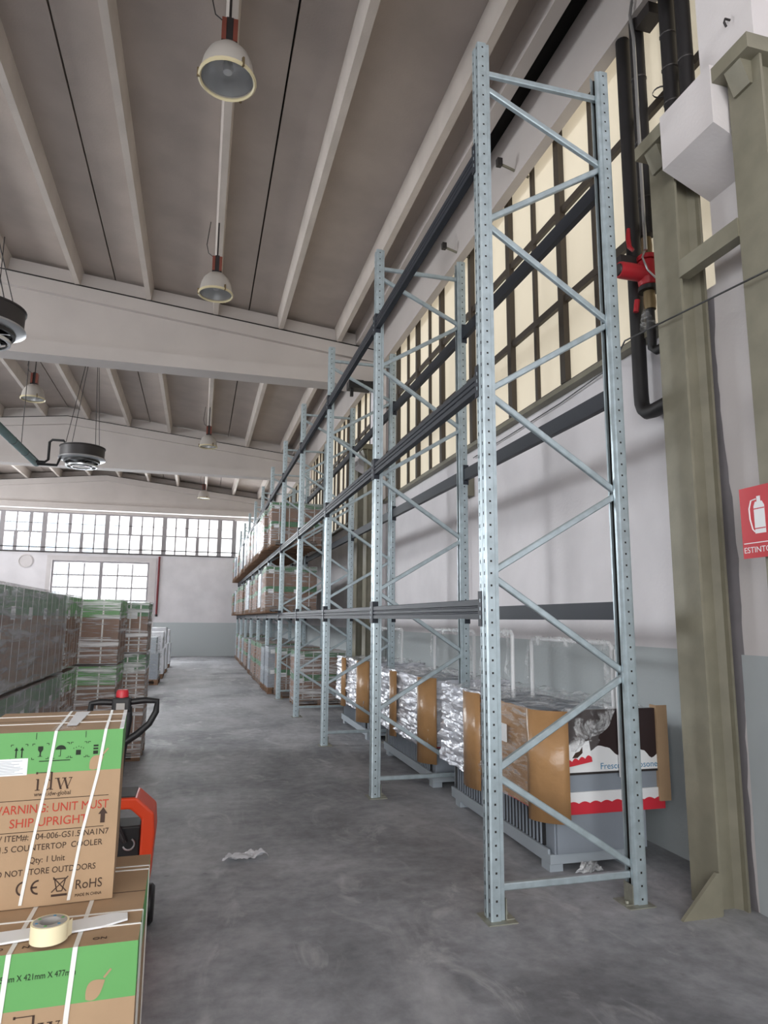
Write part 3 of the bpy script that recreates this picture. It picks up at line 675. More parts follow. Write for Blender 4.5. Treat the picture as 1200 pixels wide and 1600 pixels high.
# ---------------------------------------------------------------- wrapped freezer islands under the rack
def wavy(x0, x1, zlow, zmid, amp, n, y, m, per=7.0):
    b = MB(); pts = []; k_ = n
    for i in range(k_+1):
        x = x0+(x1-x0)*i/k_; pts += [(x, y, zlow), (x, y, zmid+amp*abs(math.sin(per*math.pi*i/k_)))]
    b.poly(pts, [(2*i, 2*i+2, 2*i+3, 2*i+1) for i in range(k_)], m); return b
def crinkle(p00, p10, p11, p01, nu, nv, amp, nrm, m, seed=0, fu=5.0, fv=16.0):
    b = MB(); b.sm = True; pts = []; nrm = Vector(nrm); p00, p10, p11, p01 = map(Vector, (p00, p10, p11, p01))
    lu, lv = (p10-p00).length, (p01-p00).length
    for j in range(nv+1):
        for i in range(nu+1):
            u, v = i/nu, j/nv; p = p00*(1-u)*(1-v)+p10*u*(1-v)+p11*u*v+p01*(1-u)*v
            q = Vector((u*lu*fu, v*lv*fv, seed*7.3)); q2 = Vector((u*lu*fu*2.3+v*5, v*lv*fv*1.7, seed*3.1+9))
            e = abs(noise.noise(q))*1.5 + abs(noise.noise(q2))*.8
            edge = noise.noise(Vector((u*9, v*9, seed)))*.012 if i in (0, nu) or j in (0, nv) else 0
            pts.append(tuple(p + nrm*amp*e + (p01-p00).normalized()*edge))
    b.poly(pts, [(j*(nu+1)+i, j*(nu+1)+i+1, (j+1)*(nu+1)+i+1, (j+1)*(nu+1)+i) for j in range(nv) for i in range(nu)], m)
    o_me = b; return o_me
def freezer(y0, ln, label, first=False, seed=0, guards=()):
    X0 = 2.34; wd = .86
    t_ = thing('freezer_island', label, 'freezer', (X0, y0, 0), 0, 'wrapped freezer islands under the rack')
    for (x, y) in ((.12, .12), (wd-.16, .12), (.12, ln-.16), (wd-.16, ln-.16)): MB().box((x-.05, y-.06, 0), (x+.05, y+.06, .055), FRZL).obj('foot', t_)
    bevel(MB().box((.06, 0.03, .055), (wd-.06, ln-.02, .12), FRZL).obj('plinth', t_))
    bevel(MB().box((.09, .02, .12), (wd-.06, ln-.02, .40), FRZ).obj('lower_body', t_))
    # condenser grilles along the aisle side
    MB().box((.07, .14, .15), (.092, ln-.1, .38), BLACK).obj('grille_panel', t_)
    n = int((ln-.3)/.055)
    gb = MB()
    for i in range(n): gb.box((.06, .16+.055*i, .155), (.072, .172+.055*i, .375), FRZ)
    gb.obj('grille_bars', t_, kind='stuff')
    MB().box((.052, .05, .12), (.07, ln-.04, .15), FRZL).obj('lower_rail', t_); MB().box((.052, .05, .37), (.07, ln-.04, .395), FRZL).obj('upper_rail', t_)
    bevel(MB().box((0, .02, .40), (wd+.06, ln, 1.0), FRZ).obj('tank', t_))
    MB().box((-.01, .0, .40), (wd+.07, .02, .455), FRED).obj('red_bumper', t_); MB().box((-.012, 0, .40), (0, ln, .455), FRED).obj('red_side_bumper', t_)
    MB().box((0.03, .03, 1.0), (wd+.03, ln-.03, 1.04), FILMC).obj('glass_lid', t_)
    ya = .96 if first else .0
    crinkle((-.03, ya, .40), (-.03, ln, .40), (-.0, ln, 1.10), (-.0, ya, 1.10), 40 if first else 80, 46, .036, (-1, 0, 0), SILVER, seed, 2.6, 17).obj('side_wrap', t_)
    if not first:
        crinkle((-.03, -.03, .42), (wd+.05, -.03, .42), (wd+.05, -.02, 1.08), (-.0, -.02, 1.08), 36, 40, .036, (0, -1, 0), SILVER, seed+2, 4, 15).obj('front_wrap', t_)
        bb = MB(); bb.sm = True; pt = []
        for j in range(2):
            for i in range(9):
                a = math.pi*.5*i/8; pt.append((.05-.14*math.cos(a), -.055-.06*math.sin(a)+.16*(1-i/8), (.26, 1.11)[j]))
        bb.poly(pt, [(i, i+1, 10+i, 9+i) for i in range(8)], KRAFTF); oo = bb.obj('cardboard_guard', t_); mm = oo.modifiers.new('thickness', 'SOLIDIFY'); mm.thickness = .006
    crinkle((-.0, 0.03, 1.08), (-.0, ln, 1.08), (wd+.06, ln, 1.06), (wd+.06, .03, 1.06), 40, 24, .035, (0, 0, 1), FILMC, seed+1, 6, 6).obj('top_wrap', t_)
    # cardboard corner protectors
    def card(ya, yb, za, zb, out=.05):
        b = MB(); b.sm = True; n_ = 6; pts = []
        for j in range(2):
            for i in range(n_+1):
                t = i/n_; pts.append((-.05-out*math.sin(math.pi*t), ya+(yb-ya)*t, (za, zb)[j]))
        b.poly(pts, [(i, i+1, n_+2+i, n_+1+i) for i in range(n_)], KRAFTF)
        o = b.obj('cardboard_guard', t_); m = o.modifiers.new('thickness', 'SOLIDIFY'); m.thickness = .006; return o
    card(.95, 1.32, .33, 1.1) if first else card(1.0, 1.22, .36, 1.1)
    for (a, b_, z, x) in guards:
        gd = MB(); gd.tube([(x, a, 1.02), (x, a, z-.03), (x, a+.03, z), (x, b_-.03, z), (x, b_, z-.03), (x, b_, 1.02)], .018, WHITEP, 10); gd.obj('guard_rail', t_)
        crinkle((x-.03, a, z-.05), (x-.03, b_, z-.05), (x-.035, b_, z+.03), (x-.035, a, z+.03), 14, 3, .02, (-1, 0, 0), FILMC, seed+3).obj('rail_wrap', t_)
        for yy in (a, b_):
            crinkle((x-.05, yy-.05, 1.02), (x-.05, yy+.06, 1.02), (x-.03, yy+.03, z), (x-.03, yy-.03, z), 3, 9, .025, (-1, -.3, 0), FILMC, seed+5).obj('post_wrap', t_)
    return t_
f1 = freezer(4.45, 1.95, 'freezer island with chocolate print front end panel, nearest under the rack', True, 1, ((.02, 1.28, 1.54, .6), (1.3, 1.88, 1.6, .42)))
freezer(6.88, 1.98, 'silver wrapped freezer island between the second and third rack frames', False, 5, ((.2, 1.5, 1.58, .6),))
freezer(9.74, 1.85, 'silver wrapped freezer island between the third and fourth rack frames', False, 9, ((.1, 1.6, 1.56, .6),))
# front end of the nearest freezer
P = f1
MB().box((.1, -.002, .13), (.80, .02, .40), FRZ).obj('front_panel', P)
MB().box((0.02, -.025, .455), (.93, .02, .53), PAPER).obj('white_band', P)
wavy(.0, .95, .385, .455, .014, 66, -.028, FRED, 11).obj('red_wave_band', P)
MB().box((.03, -.012, .53), (.93, .02, .645), FRZ).obj('grey_band', P)
MB().box((.03, -.03, .645), (.93, .0, .66), DARK).obj('ledge', P)
MB().box((.03, -.026, .66), (.93, .0, 1.08), CHOC).obj('print_panel', P)
HP = [(.03, .70), (.2, .71), (.3, .745), (.36, .80), (.43, .835), (.5, .82), (.58, .765), (.66, .775), (.73, .805), (.79, .79), (.855, .735), (.93, .775)]
def hill(x):
    for (a, za), (b_, zb) in zip(HP, HP[1:]):
        if a <= x <= b_+1e-6: t_ = (x-a)/(b_-a); t_ = t_*t_*(3-2*t_); return za+(zb-za)*t_
    return .775
b = MB(); pts = []; nn = 48
for i in range(nn+1):
    x = .03+.9*i/nn; h_ = hill(x); pts += [(x, -.0275, .66), (x, -.0275, h_)]
b.poly(pts, [(2*i, 2*i+2, 2*i+3, 2*i+1) for i in range(nn)], PAPER); b.obj('white_hills_print', P)
text(P, 'Fresco e golosone', .06, face(.44, -.0285, .675), BLUEI, .46)
cdx = thing('promo_card', 'white promotional card with red wavy edge leaning on the freezer front', 'card', (2.385, 4.385, .70))
cdx.rotation_euler = (0, R(-9), 0)
MB().box((0, 0, 0), (.31, .003, .13), PAPER).obj('card_sheet', cdx); b = wavy(0.0, .31, -.012, .018, .018, 30, -.001, FRED, 6); b.obj('red_edge_print', cdx)
MB().prism([(.16, .04), (.2, .035), (.245, .06), (.25, .1), (.225, .075), (.19, .07)], 'y', -.0015, 0, INK).obj('chocolate_print', cdx); MB().box((.05, -.0015, .085), (.115, 0, .1), INKR).obj('red_print_line', cdx)
MB().tube([(.585, -.05, .62), (.585, -.05, 1.5)], .012, WHITEP, 8).obj('white_rod', P)
b = MB(); b.sm = True; pts = []
for j in range(2):
    for i in range(9):
        a = math.pi*.5*i/8; pts.append((.14-.20*math.cos(a)-.02, -.06-.10*math.sin(a)+.12*(1-i/8), (.36, 1.09)[j]))
b.poly(pts, [(i, i+1, 10+i, 9+i) for i in range(8)], KRAFTF); o = b.obj('cardboard_guard', P); m = o.modifiers.new('thickness', 'SOLIDIFY'); m.thickness = .006
b = MB(); b.box((.9, -.045, .44), (.905, .03, 1.1), KRAFT).box((.905, -.045, .44), (.99, -.04, 1.1), KRAFT); b.obj('cardboard_edge_board', P)
crinkle((.1, -.04, .82), (.35, -.04, .8), (.55, -.045, 1.1), (.1, -.045, 1.1), 36, 26, .06, (0, -1, 0), FILMC, 21, 16, 8).obj('loose_film', P)
crinkle((.2, -.035, .02), (.42, -.035, .02), (.36, -.035, .09), (.25, -.035, .09), 14, 8, .03, (0, -1, 0), FILMC, 22, 14, 14).obj('loose_film', P)
crinkle((-.03, .05, .42), (-.03, 1.0, .42), (-.02, 1.0, 1.08), (-.02, .05, 1.08), 10, 8, .012, (-1, 0, 0), KRAFTF, 23, 1.5, 2).obj('cardboard_side', P)
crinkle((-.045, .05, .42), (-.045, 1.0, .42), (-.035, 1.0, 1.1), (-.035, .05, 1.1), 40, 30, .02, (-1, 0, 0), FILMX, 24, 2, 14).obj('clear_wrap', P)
MB().box((-.067, .42, .80), (-.063, .55, .93), PAPER).obj('paper_label', P)

# ---------------------------------------------------------------- near boxes on the left
def leaf(x, z, s_, y, parent):
    pts = []
    for i in range(15):
        t_ = i/14; pts.append((t_, .40*math.sin(math.pi*t_**.8)+.3*t_))
    for i in range(13, 0, -1):
        t_ = i/14; pts.append((t_, -.30*math.sin(math.pi*t_**.8)+.3*t_))
    b = MB(); b.poly([(x+px*s_*math.cos(.5)-pz*s_*math.sin(.5), y, z+px*s_*math.sin(.5)*.9+pz*s_*math.cos(.5)) for px, pz in pts], [tuple(range(len(pts)))], KRAFT)
    b.bar((x+s_*.68, y, z+s_*.78), (x+s_*.95, y, z+s_*1.1), .006, .0005, KRAFT); b.obj('leaf_print', parent)
def idw(x, z, h_, y, parent, wd):
    b = MB()
    def q(x0, z0, x1, z1): b.poly([(x+x0*wd, y, z+z0*h_), (x+x1*wd, y, z+z0*h_), (x+x1*wd, y, z+z1*h_), (x+x0*wd, y, z+z1*h_)], [(0, 1, 2, 3)], INK)
    q(.06, 0, .11, .62); q(.02, 0, .15, .04); q(.03, .58, .1, .62)                  # i
    q(.04, .93, .46, .97); q(.02, .88, .07, 1.0)                                    # bar with ball
    q(.41, 0, .46, .97); q(.40, 0, .5, .04)                                         # d stem
    for i in range(14):
        a0, a1 = R(40+280*i/14), R(40+280*(i+1)/14); cx, cz, rx, rz_ = .34, .3, .09, .31
        t0 = .010+.03*abs(math.sin(a0/2)); 
        b.poly([(x+(cx+rx*math.cos(a))*wd, y, z+(cz+rz_*math.sin(a))*h_) for a in (a0, a1)] + [(x+(cx+(rx-t0)*math.cos(a))*wd, y, z+(cz+(rz_-.05)*math.sin(a))*h_) for a in (a1, a0)], [(0, 1, 2, 3)], INK)
    def st(x0, z0, x1, z1, t_): b.poly([(x+(x0)*wd, y, z+z0*h_), (x+(x0+t_)*wd, y, z+z0*h_), (x+(x1+t_)*wd, y, z+z1*h_), (x+x1*wd, y, z+z1*h_)], [(0, 1, 2, 3)], INK)
    st(.58, .62, .68, 0, .055); st(.68, 0, .78, .55, .018); st(.76, .62, .86, 0, .055); st(.86, 0, .97, .62, .018); q(.53, .58, .66, .62); q(.72, .58, .84, .62); q(.9, .58, 1.0, .62)
    b.obj('logo_print', parent)
def printed_box(name, label, loc, rz, w_, d_, h_, zb):
    t_ = thing(name, label, 'box', loc, rz)
    b = MB(); x0, x1, y0, y1 = -w_, 0, 0, d_
    pts = [(x, y, z) for z in (0, zb, h_) for (x, y) in ((x0, y0), (x1, y0), (x1, y1), (x0, y1))]
    b.poly(pts, [(0, 3, 2, 1)] + [(i, (i+1) % 4, 4+(i+1) % 4, 4+i) for i in range(4)], KRAFT)
    b.poly(pts, [(4+i, 4+(i+1) % 4, 8+(i+1) % 4, 8+i) for i in range(4)], GREEN); b.poly(pts, [(8, 9, 10, 11)], KRAFT)
    b.obj('carton', t_); return t_
def strip(parent, name, pts, wd, m, off=(0, 0, 0)):
    """flat band through pts (each with its own sideways vector x)"""
    b = MB(); vs = []
    for p in pts: vs += [(p[0]-wd/2, p[1], p[2]), (p[0]+wd/2, p[1], p[2])]
    b.poly(vs, [(2*i, 2*i+1, 2*i+3, 2*i+2) for i in range(len(pts)-1)], m); return b.obj(name, parent)
H1 = .575
A = printed_box('printed_carton', 'green and brown printed carton warning UNIT MUST SHIP UPRIGHT, on the lower carton', (-.245, 2.735, .725), R(4), .475, .54, H1, .435)
e = -.0012
idw(-.278, .378, .062, e, A, .12); text(A, 'www.idw-global', .021, face(-.277, e, .359), INK, .116)
MB().box((-.47, e, .347), (-.035, 0, .349), INK).box((-.47, e, .243), (-.045, 0, .245), INK).obj('rule_print', A)
text(A, 'WARNING: UNIT MUST', .041, face(-.408, e, .305), INKR, .375)
text(A, 'SHIP UPRIGHT', .041, face(-.345, e, .260), INKR, .245)
text(A, 'IDW ITEM#: 104-006-GS1.5-NA1N7', .028, face(-.415, e, .217), INK, .388)
text(A, 'G-1.5 COUNTERTOP  COOLER', .028, face(-.40, e, .182), INK, .355)
text(A, 'Qty: 1 Unit', .028, face(-.275, e, .141), INK, .112)
text(A, 'DO NOT STORE OUTDOORS', .028, face(-.392, e, .104), INK, .33)
text(A, '13', .05, face(-.418, e, .045), INK, .045)
text(A, 'RoHS', .043, face(-.122, e, .043), INK, .085); text(A, 'MADE IN CHINA', .014, face(-.122, e, .018), INK, .085)
b = MB()
def arc(cx, cz, r_, a0, a1, t_, n=12):
    for i in range(n):
        p, q = R(a0+(a1-a0)*i/n), R(a0+(a1-a0)*(i+1)/n)
        b.poly([(cx+r_*math.cos(p), e, cz+r_*math.sin(p)), (cx+r_*math.cos(q), e, cz+r_*math.sin(q)), (cx+(r_-t_)*math.cos(q), e, cz+(r_-t_)*math.sin(q)), (cx+(r_-t_)*math.cos(p), e, cz+(r_-t_)*math.sin(p))], [(0, 1, 2, 3)], INK)
arc(-.285, .062, .024, 90, 270, .006); arc(-.24, .062, .024, 90, 270, .006); b.box((-.264, e, .059), (-.244, 0, .065), INK)
WB = .027
b.box((-.225+WB, e, .026), (-.175+WB, 0, .033), INK)
for (p, q) in (((-.217, .08), (-.208, .042)), ((-.183, .08), (-.192, .042)), ((-.208, .042), (-.192, .042)), ((-.222, .082), (-.178, .082)), ((-.225, .04), (-.175, .088)), ((-.222, .088), (-.178, .04))): b.bar((p[0]+WB, e/2, p[1]), (q[0]+WB, e/2, q[1]), .0035, .0008, INK)
b.poly([(-.057, e, .255), (-.042, e, .255), (-.042, e, .285), (-.034, e, .285), (-.0495, e, .307), (-.065, e, .285), (-.057, e, .285)], [tuple(range(7))], INK)
b.obj('symbol_print', A, kind='stuff')
b = MB()
def q_(x0, z0, x1, z1, m=INKB): b.poly([(x0, e, z0), (x1, e, z0), (x1, e, z1), (x0, e, z1)], [(0, 1, 2, 3)], m)
for i, cx in enumerate((-.335, -.268, -.203, -.145, -.088)):
    for sx in (-1, 1):
        for z in (.483, .535):
            x = cx+sx*.026; q_(min(x, x-sx*.008), z-.001, max(x, x-sx*.008), z+.001); dz = .006 if z < .5 else -.006; q_(x-.001, min(z, z+dz), x+.001, max(z, z+dz))
    if i == 0:
        for sx in (-.009, .009): q_(cx+sx-.002, .491, cx+sx+.002, .518); b.poly([(cx+sx-.006, e, .515), (cx+sx+.006, e, .515), (cx+sx, e, .527)], [(0, 1, 2)], INKB)
        q_(cx-.022, .484, cx+.022, .488)
    elif i == 1:
        b.poly([(cx-.008, e, .526), (cx-.008, e, .514), (cx-.002, e, .505), (cx-.002, e, .494), (cx-.009, e, .491), (cx+.009, e, .491), (cx+.002, e, .494), (cx+.002, e, .505), (cx+.008, e, .514), (cx+.008, e, .526)], [(0, 1, 2, 7, 8, 9), (2, 3, 6, 7), (3, 4, 5, 6)], INKB)
    elif i == 2:
        b.poly([(cx+.017*math.cos(R(a_)), e, .512+.015*math.sin(R(a_))) for a_ in range(0, 181, 20)], [tuple(range(10))], INKB); q_(cx-.001, .49, cx+.001, .512); q_(cx-.006, .489, cx+.001, .491)
    elif i == 3:
        q_(cx-.008, .491, cx+.008, .508)
        for k_ in range(5): q_(cx-.016+.008*k_-.001, .512+.003*(2-abs(k_-2)), cx-.016+.008*k_+.001, .516+.003*(2-abs(k_-2)))
    else:
        q_(cx-.008, .491, cx+.008, .503); q_(cx-.008, .507, cx+.008, .513); q_(cx-.008, .517, cx+.008, .523)
q_(-.27, .474, -.17, .477); q_(-.285, .55, -.283, .572); q_(-.125, .55, -.123, .572)
b.obj('handling_symbols', A, kind='stuff')
leaf(-.105, .441, .062, e, A)
MB().box((-.47, e-.0005, .432), (-.305, 0, .488), PAPER).obj('shipping_label', A)
b = MB()
for i in range(9): b.box((-.46, e-.001, .438+.0052*i), (-.46+random.uniform(.10, .145), e, .4395+.0052*i), FRZ)
b.obj('label_print', A)
strip(A, 'strap', [(-.292, -.003, .01), (-.27, -.003, .2), (-.237, -.003, .43), (-.222, -.003, H1+.002), (-.222, .54, H1+.002)], .010, STRAP)
strip(A, 'strap', [(-.142, -.003, .01), (-.115, -.003, .22), (-.075, -.003, .43), (-.058, -.003, H1+.002), (-.06, .54, H1+.002)], .010, STRAP)
b = MB(); b.box((-.475, .19, H1), (0, .193, H1+.003), STRAP).box((-.475, .40, H1), (0, .403, H1+.003), STRAP); b.obj('top_cord', A)
b = MB(); b.poly([(-.24, .02, H1+.0015), (-.165, .02, H1+.0015), (-.14, .52, H1+.0015), (-.23, .52, H1+.0015)], [(0, 1, 2, 3)], FILMX); b.poly([(-.20, .1, H1+.003), (-.165, .1, H1+.003), (-.145, .5, H1+.003), (-.2, .5, H1+.003)], [(0, 1, 2, 3)], PAPER); b.obj('tape_strip', A)
MB().box((-.012, .0, H1), (.002, .53, H1+.002), PAPER).obj('corner_tape', A)
MB().box((-.475, .268, H1), (0, .272, H1+.0008), INK).obj('flap_seam', A)

H2 = .58
B = printed_box('printed_carton', 'green and brown printed carton at the bottom left under the tape roll', (-.13, 2.385, .142), R(1), .56, .80, H2, .425)
idw(-.335, .345, .066, e, B, .13)
text(B, '525mm X 421mm X 477mm', .024, face(-.395, e, .505), INKB, .222)
leaf(-.14, .432, .07, e, B)
text(B, 'ON', .022, Matrix.Translation((-.135, .035, H2+.0008)), INK, .04); text(B, 'N', .022, Matrix.Translation((-.33, .03, H2+.0008)), INK, .018); text(B, 'D', .022, Matrix.Translation((-.40, .03, H2+.0008)), INK, .018)
strip(B, 'strap', [(-.205, -.003, .01), (-.19, -.003, .4), (-.178, -.003, H2+.0015), (-.17, .8, H2+.0015)], .014, STRAP)
strip(B, 'strap', [(-.385, -.003, .01), (-.37, -.003, .4), (-.358, -.003, H2+.0015), (-.34, .8, H2+.0015)], .014, STRAP)
for y in (.118, .225, .62, .66):
    bb = MB(); bb.box((-.56, y, H2), (.003, y+.006, H2+.003), STRAP).box((0, y, .0), (.003, y+.006, H2+.003), STRAP); bb.obj('cord', B)
MB().box((-.56, .4, H2), (0, .404, H2+.0008), INK).obj('flap_seam', B)
b = MB(); pts = [(-.50, .07), (-.40, .055), (-.12, .105), (-.045, .145), (-.05, .195), (-.10, .20), (-.30, .15), (-.51, .125)]
b.prism(pts, 'z', 0, .006, PAPER); o = b.obj('paper_strip', None, (-.13, 2.385, .142+H2+.0035)); tag(o, 'crumpled white paper strip lying on the lower carton beside the tape roll', 'paper')
tr = thing('tape_roll', 'roll of cream masking tape on the lower carton', 'tape roll', (-.392, 2.432, .142+H2+.0105))
MB().lathe([(.048, 0), (.054, 0), (.054, .05), (.048, .05), (.048, 0)], (0, 0, 0), TAPE, 32).obj('tape', tr)
MB().lathe([(.030, 0.001), (.048, 0.001), (.048, .051), (.030, .051), (.030, 0.001)], (0, 0, 0), GREYC, 32).obj('core', tr)
b = MB(); b.sm = True; b.poly([(.0535, -.01, 0.004), (.0535, -.01, .049), (.062, .012, .049), (.062, .012, .004)], [(0, 1, 2, 3)], TAPE); b.obj('loose_end', tr)
b = MB()
for a_ in (30, 150, 260): b.box((-.004, -.004, 0), (.004, .004, .001), GREEN, Matrix.Translation((.038*math.cos(R(a_)), .038*math.sin(R(a_)), .0512)))
for a_ in (80, 200, 320): b.box((-.004, -.003, 0), (.004, .003, .001), BLUEI, Matrix.Translation((.038*math.cos(R(a_)), .038*math.sin(R(a_)), .0512)))
b.obj('core_print', tr)
pl = thing('wooden_pallet', 'wooden pallet under the printed cartons at bottom left', 'pallet', (-.50, 2.84, 0), R(1))
for i in range(5): MB().box((-.32+.13*i, -.44, .118), (-.32+.13*i+.1, .44, .14), WOOD).obj('deck_board', pl)
for x in (-.32, -.05, .2): MB().box((x, -.44, 0), (x+.1, .44, .022), WOOD).box((x, -.44, .022), (x+.1, -.32, .118), WOOD).box((x, -.06, .022), (x+.1, .06, .118), WOOD).box((x, .32, .022), (x+.1, .44, .118), WOOD).obj('skid', pl)

# ---------------------------------------------------------------- orange pallet truck
J = thing('pallet_truck', 'orange electric pallet truck with black handle, behind the printed cartons', 'pallet truck', (-.39, 4.3, 0))
cov = MB()
out = [(-.21, .30), (-.21, .62), (-.15, .715), (.11, .715), (.205, .63), (.215, .52), (.20, .26), (.14, .26), (.14, .60), (.08, .655), (-.11, .655), (-.15, .60), (-.15, .30)]
cov.prism(out, 'y', -.12, .14, ORANGE); bevel(cov.obj('orange_cover', J), .012, 2)
MB().box((-.15, -.1, .66), (.1, .12, .722), DARK).obj('top_deck', J)
bevel(MB().box((-.15, -.09, .10), (.14, .1, .56), BLACK).obj('battery_box', J), .01)
MB().tube([(-.12, -.1, .6), (-.02, -.11, .63), (.03, -.11, .55), (.06, -.1, .48)], .012, DARK, 8).tube([(-.1, -.1, .57), (0, -.12, .6), (.05, -.12, .5)], .01, DARK, 8).obj('cables', J)
MB().tube([(.08+.03*math.cos(a_), -.1, .47+.03*math.sin(a_)) for a_ in [R(200+20*i) for i in range(12)]], .005, ALU, 6).obj('key_ring', J)
MB().lathe([(0, -.03), (.09, -.03), (.105, -.015), (.105, .015), (.09, .03), (0, .03)], (.195, .04, .105), BLACK, 22, 'x').obj('wheel', J); MB().lathe([(0, -.03), (.09, -.03), (.105, -.015), (.105, .015), (.09, .03), (0, .03)], (-.195, .04, .105), BLACK, 22, 'x').obj('wheel', J)
for x in (-.2, .04): MB().box((x, -.92, .05), (x+.15, -.1, .09), ORANGE).obj('fork', J)
MB().tube([(-.005, .03, .56), (-.002, -.03, .75), (.012, -.06, .95), (.035, -.07, 1.13), (.03, -.07, 1.2)], .022, BLACK, 10).obj('tiller_shaft', J)
hd = MB(); hd.box((-.055, -.11, 1.175), (.045, -.03, 1.255), BLACK); ho = bevel(hd.obj('tiller_head', J), .012)
MB().lathe([(0, 0), (.034, 0), (.034, .035), (.028, .05), (0, .052)], (-.005, -.07, 1.245), SIGNR, 14).obj('stop_button', J)
MB().box((-.03, -.118, 1.19), (.015, -.108, 1.225), GREYC).obj('control_pad', J)
hl = MB(); hl.tube([(-.04, -.07, 1.225), (-.12, -.07, 1.23), (-.165, -.07, 1.222), (-.172, -.07, 1.16)], [.018, .018, .018, .016], BLACK, 10)
hl.tube([(.03, -.07, 1.225), (.12, -.07, 1.235), (.185, -.07, 1.228), (.182, -.07, 1.17), (.15, -.07, 1.105), (.09, -.07, 1.05), (.03, -.065, 1.01)], [.018, .018, .018, .018, .018, .02, .02], BLACK, 10); hl.obj('handle_loop', J)

# ---------------------------------------------------------------- lamps, heaters, pipe
def bay_lamp(x, y, z, label, tilt=0):
    t_ = thing('bay_lamp', label, 'lamp', (x, y, z), 0, 'dome bay lamps under the roof')
    prof = [(.235, 0), (.232, .05), (.215, .14), (.18, .22), (.12, .285), (.075, .305), (0, .31)]
    MB().lathe(prof, (0, 0, 0), LAMPW, 28).obj('dome', t_)
    MB().lathe([(.232, .0), (.252, .0), (.256, -.02), (.24, -.032), (.228, -.02), (.232, 0)], (0, 0, 0), LAMPR, 28).obj('rim', t_)
    MB().lathe([(0, -.012), (.229, -.012)], (0, 0, 0), LGLASS, 28).obj('glass', t_)
    MB().lathe([(.225, .01), (.205, .13), (.17, .2), (.1, .26), (0, .27)], (0, 0, 0), ALU, 24).obj('reflector', t_)
    MB().lathe([(0, .04), (.04, .06), (.05, .11), (.03, .18), (.02, .25)], (0, 0, 0), WHITEP, 12).obj('bulb', t_)
    h_ = MB()
    for (a, b_) in ((-.07, -.03), (.03, .07)): h_.box((a, -.06, .33), (b_, .06, .56), GREYRED)
    h_.box((-.03, -.045, .31), (.03, .045, .58), DARK).box((-.07, -.06, .3), (.07, .06, .335), BLACK); h_.obj('ballast_housing', t_)
    for a_ in (60, 180, 300): MB().box((-.012, -.008, -.035), (.012, .008, .05), BRASS, Matrix.Rotation(R(a_), 4, 'Z') @ Matrix.Translation((.25, 0, 0))).obj('clip', t_)
    top = zroof(x) - z
    MB().tube([(0, 0, .58), (0, 0, top-.005)], .012, DARK, 6).obj('hanger', t_)
    MB().tube([(0, 0, .6), (-.06, 0, .57), (-.13, 0, .62), (-.16, 0, .75), (-.12, 0, top-.005)], .006, DARK, 6).obj('cable', t_)
    return t_
bay_lamp(.02, 5.55, 6.44, 'large dome bay lamp hanging nearest the camera'); bay_lamp(.02, 9.7, 6.42, 'second dome bay lamp, before the first roof beam')
bay_lamp(.04, 19.0, 6.42, 'dome bay lamp between the first two roof beams, over the aisle'); bay_lamp(-.02, 28.0, 6.5, 'farthest dome bay lamp, near the gable window')
bay_lamp(-3.72, 15.8, 6.42, 'dome bay lamp at upper left beyond the first roof beam')
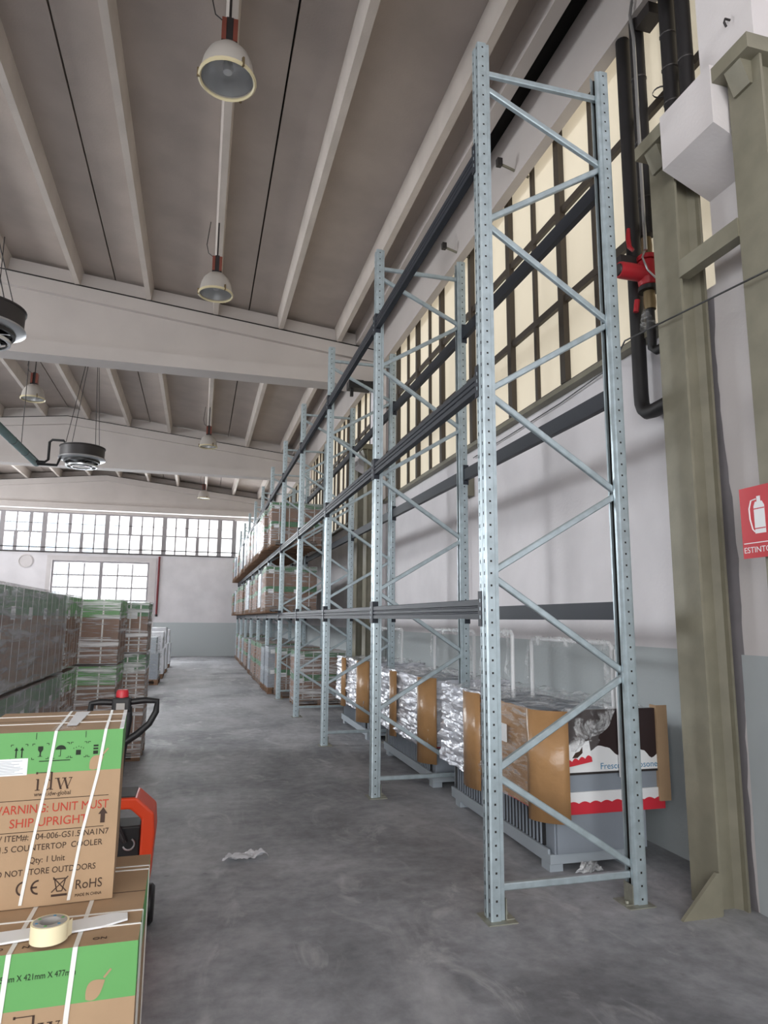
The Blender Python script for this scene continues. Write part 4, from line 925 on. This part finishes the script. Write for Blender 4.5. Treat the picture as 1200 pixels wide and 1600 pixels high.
def heater(x, y, z, label, conv=.1):
    t_ = thing('fan_heater', label, 'heater', (x, y, z), 0, 'round fan heaters hung from the roof')
    MB().lathe([(0, .235), (.43, .235), (.45, .225), (.45, .21), (.435, .2), (.43, .0), (.40, 0)], (0, 0, 0), DARK, 36).obj('casing', t_)
    MB().lathe([(.40, .0), (.455, -.005), (.46, -.03), (.42, -.05), (.34, -.06), (.30, -.02)], (0, 0, 0), ALU, 36).obj('lower_ring', t_)
    MB().lathe([(.36, -.02), (.35, -.1), (.32, -.1), (.33, -.02)], (0, 0, 0), BLACK, 30).obj('fan_ring', t_)
    MB().lathe([(0, -.16), (.08, -.16), (.1, -.1), (.1, -.02), (0, 0)], (0, 0, 0), BLACK, 16).obj('hub', t_)
    for i in range(6):
        a_ = R(60*i); M = Matrix.Rotation(a_, 4, 'Z') @ Matrix.Rotation(R(24), 4, 'X'); MB().box((.08, -.07, -.078), (.33, .07, -.07), DARK if i % 2 else ALU, M).obj('blade', t_)
    MB().lathe([(.30, -.15), (.315, -.16), (.31, -.19), (.28, -.19), (.29, -.15)], (0, 0, 0), ALU, 30).obj('louvre_ring', t_); MB().lathe([(.2, -.17), (.21, -.2), (.18, -.2)], (0, 0, 0), ALU, 24).obj('louvre_ring', t_)
    for i in range(4):
        a_ = R(45+90*i); MB().tube([(.4*math.cos(a_), .4*math.sin(a_), .23), (.05*math.cos(a_)+conv, .05*math.sin(a_), zroof(x)-z)], .007, DARK, 5).obj('hanging_wire', t_)
        MB().tube([(.3*math.cos(a_), .3*math.sin(a_), -.04), (.3*math.cos(a_), .3*math.sin(a_), -.17)], .008, DARK, 5).obj('spacer', t_)
    return t_
heater(-2.58, 8.4, 5.03, 'round dark fan heater cut by the left edge of the photo', -.45)
h2 = heater(-2.5, 15.0, 4.98, 'round dark fan heater hanging beyond the first roof beam')
MB().tube([(-.3, -.2, .23), (-.34, -.2, .30), (-.55, -.2, .30), (-.6, -.2, .25), (-.6, -.2, -.12), (-.66, -.2, -.17), (-.82, -.2, -.17)], .026, BLACK, 8).obj('supply_pipe', h2)
MB().tube([(-.4, -.1, -.05), (-.45, -.1, -.2), (-.82, -.1, -.2)], .028, BLACK, 8).obj('return_pipe', h2)
tp = thing('lagged_pipe', 'teal lagged overhead pipe running to the fan heater', 'pipe', (-3.4, 4.0, 4.86))
MB().tube([(0, 0, 0), (0, 11.2, 0)], .075, TEAL, 16).obj('lagging', tp)
for y in (8.0, 9.3, 10.2): MB().tube([(0, y-.012, 0), (0, y+.012, 0)], .079, BLACK, 16).obj('clamp_ring', tp)
for y in (2, 5.2, 7.7, 9.9): MB().tube([(0, y, .07), (0, y, zroof(-3.4)-4.86)], .008, DARK, 5).obj('hanging_rod', tp)
# floor litter
o = crinkle((-.17, -.07, .012), (.16, -.05, .012), (.13, .08, .015), (-.12, .06, .015), 26, 14, .035, (0, 0, 1), WHITEW, 77, 9, 12).obj('plastic_scrap', None, (.41, 5.25, .006)); tag(o, 'crumpled clear plastic scrap on the bare concrete floor', 'plastic scrap')
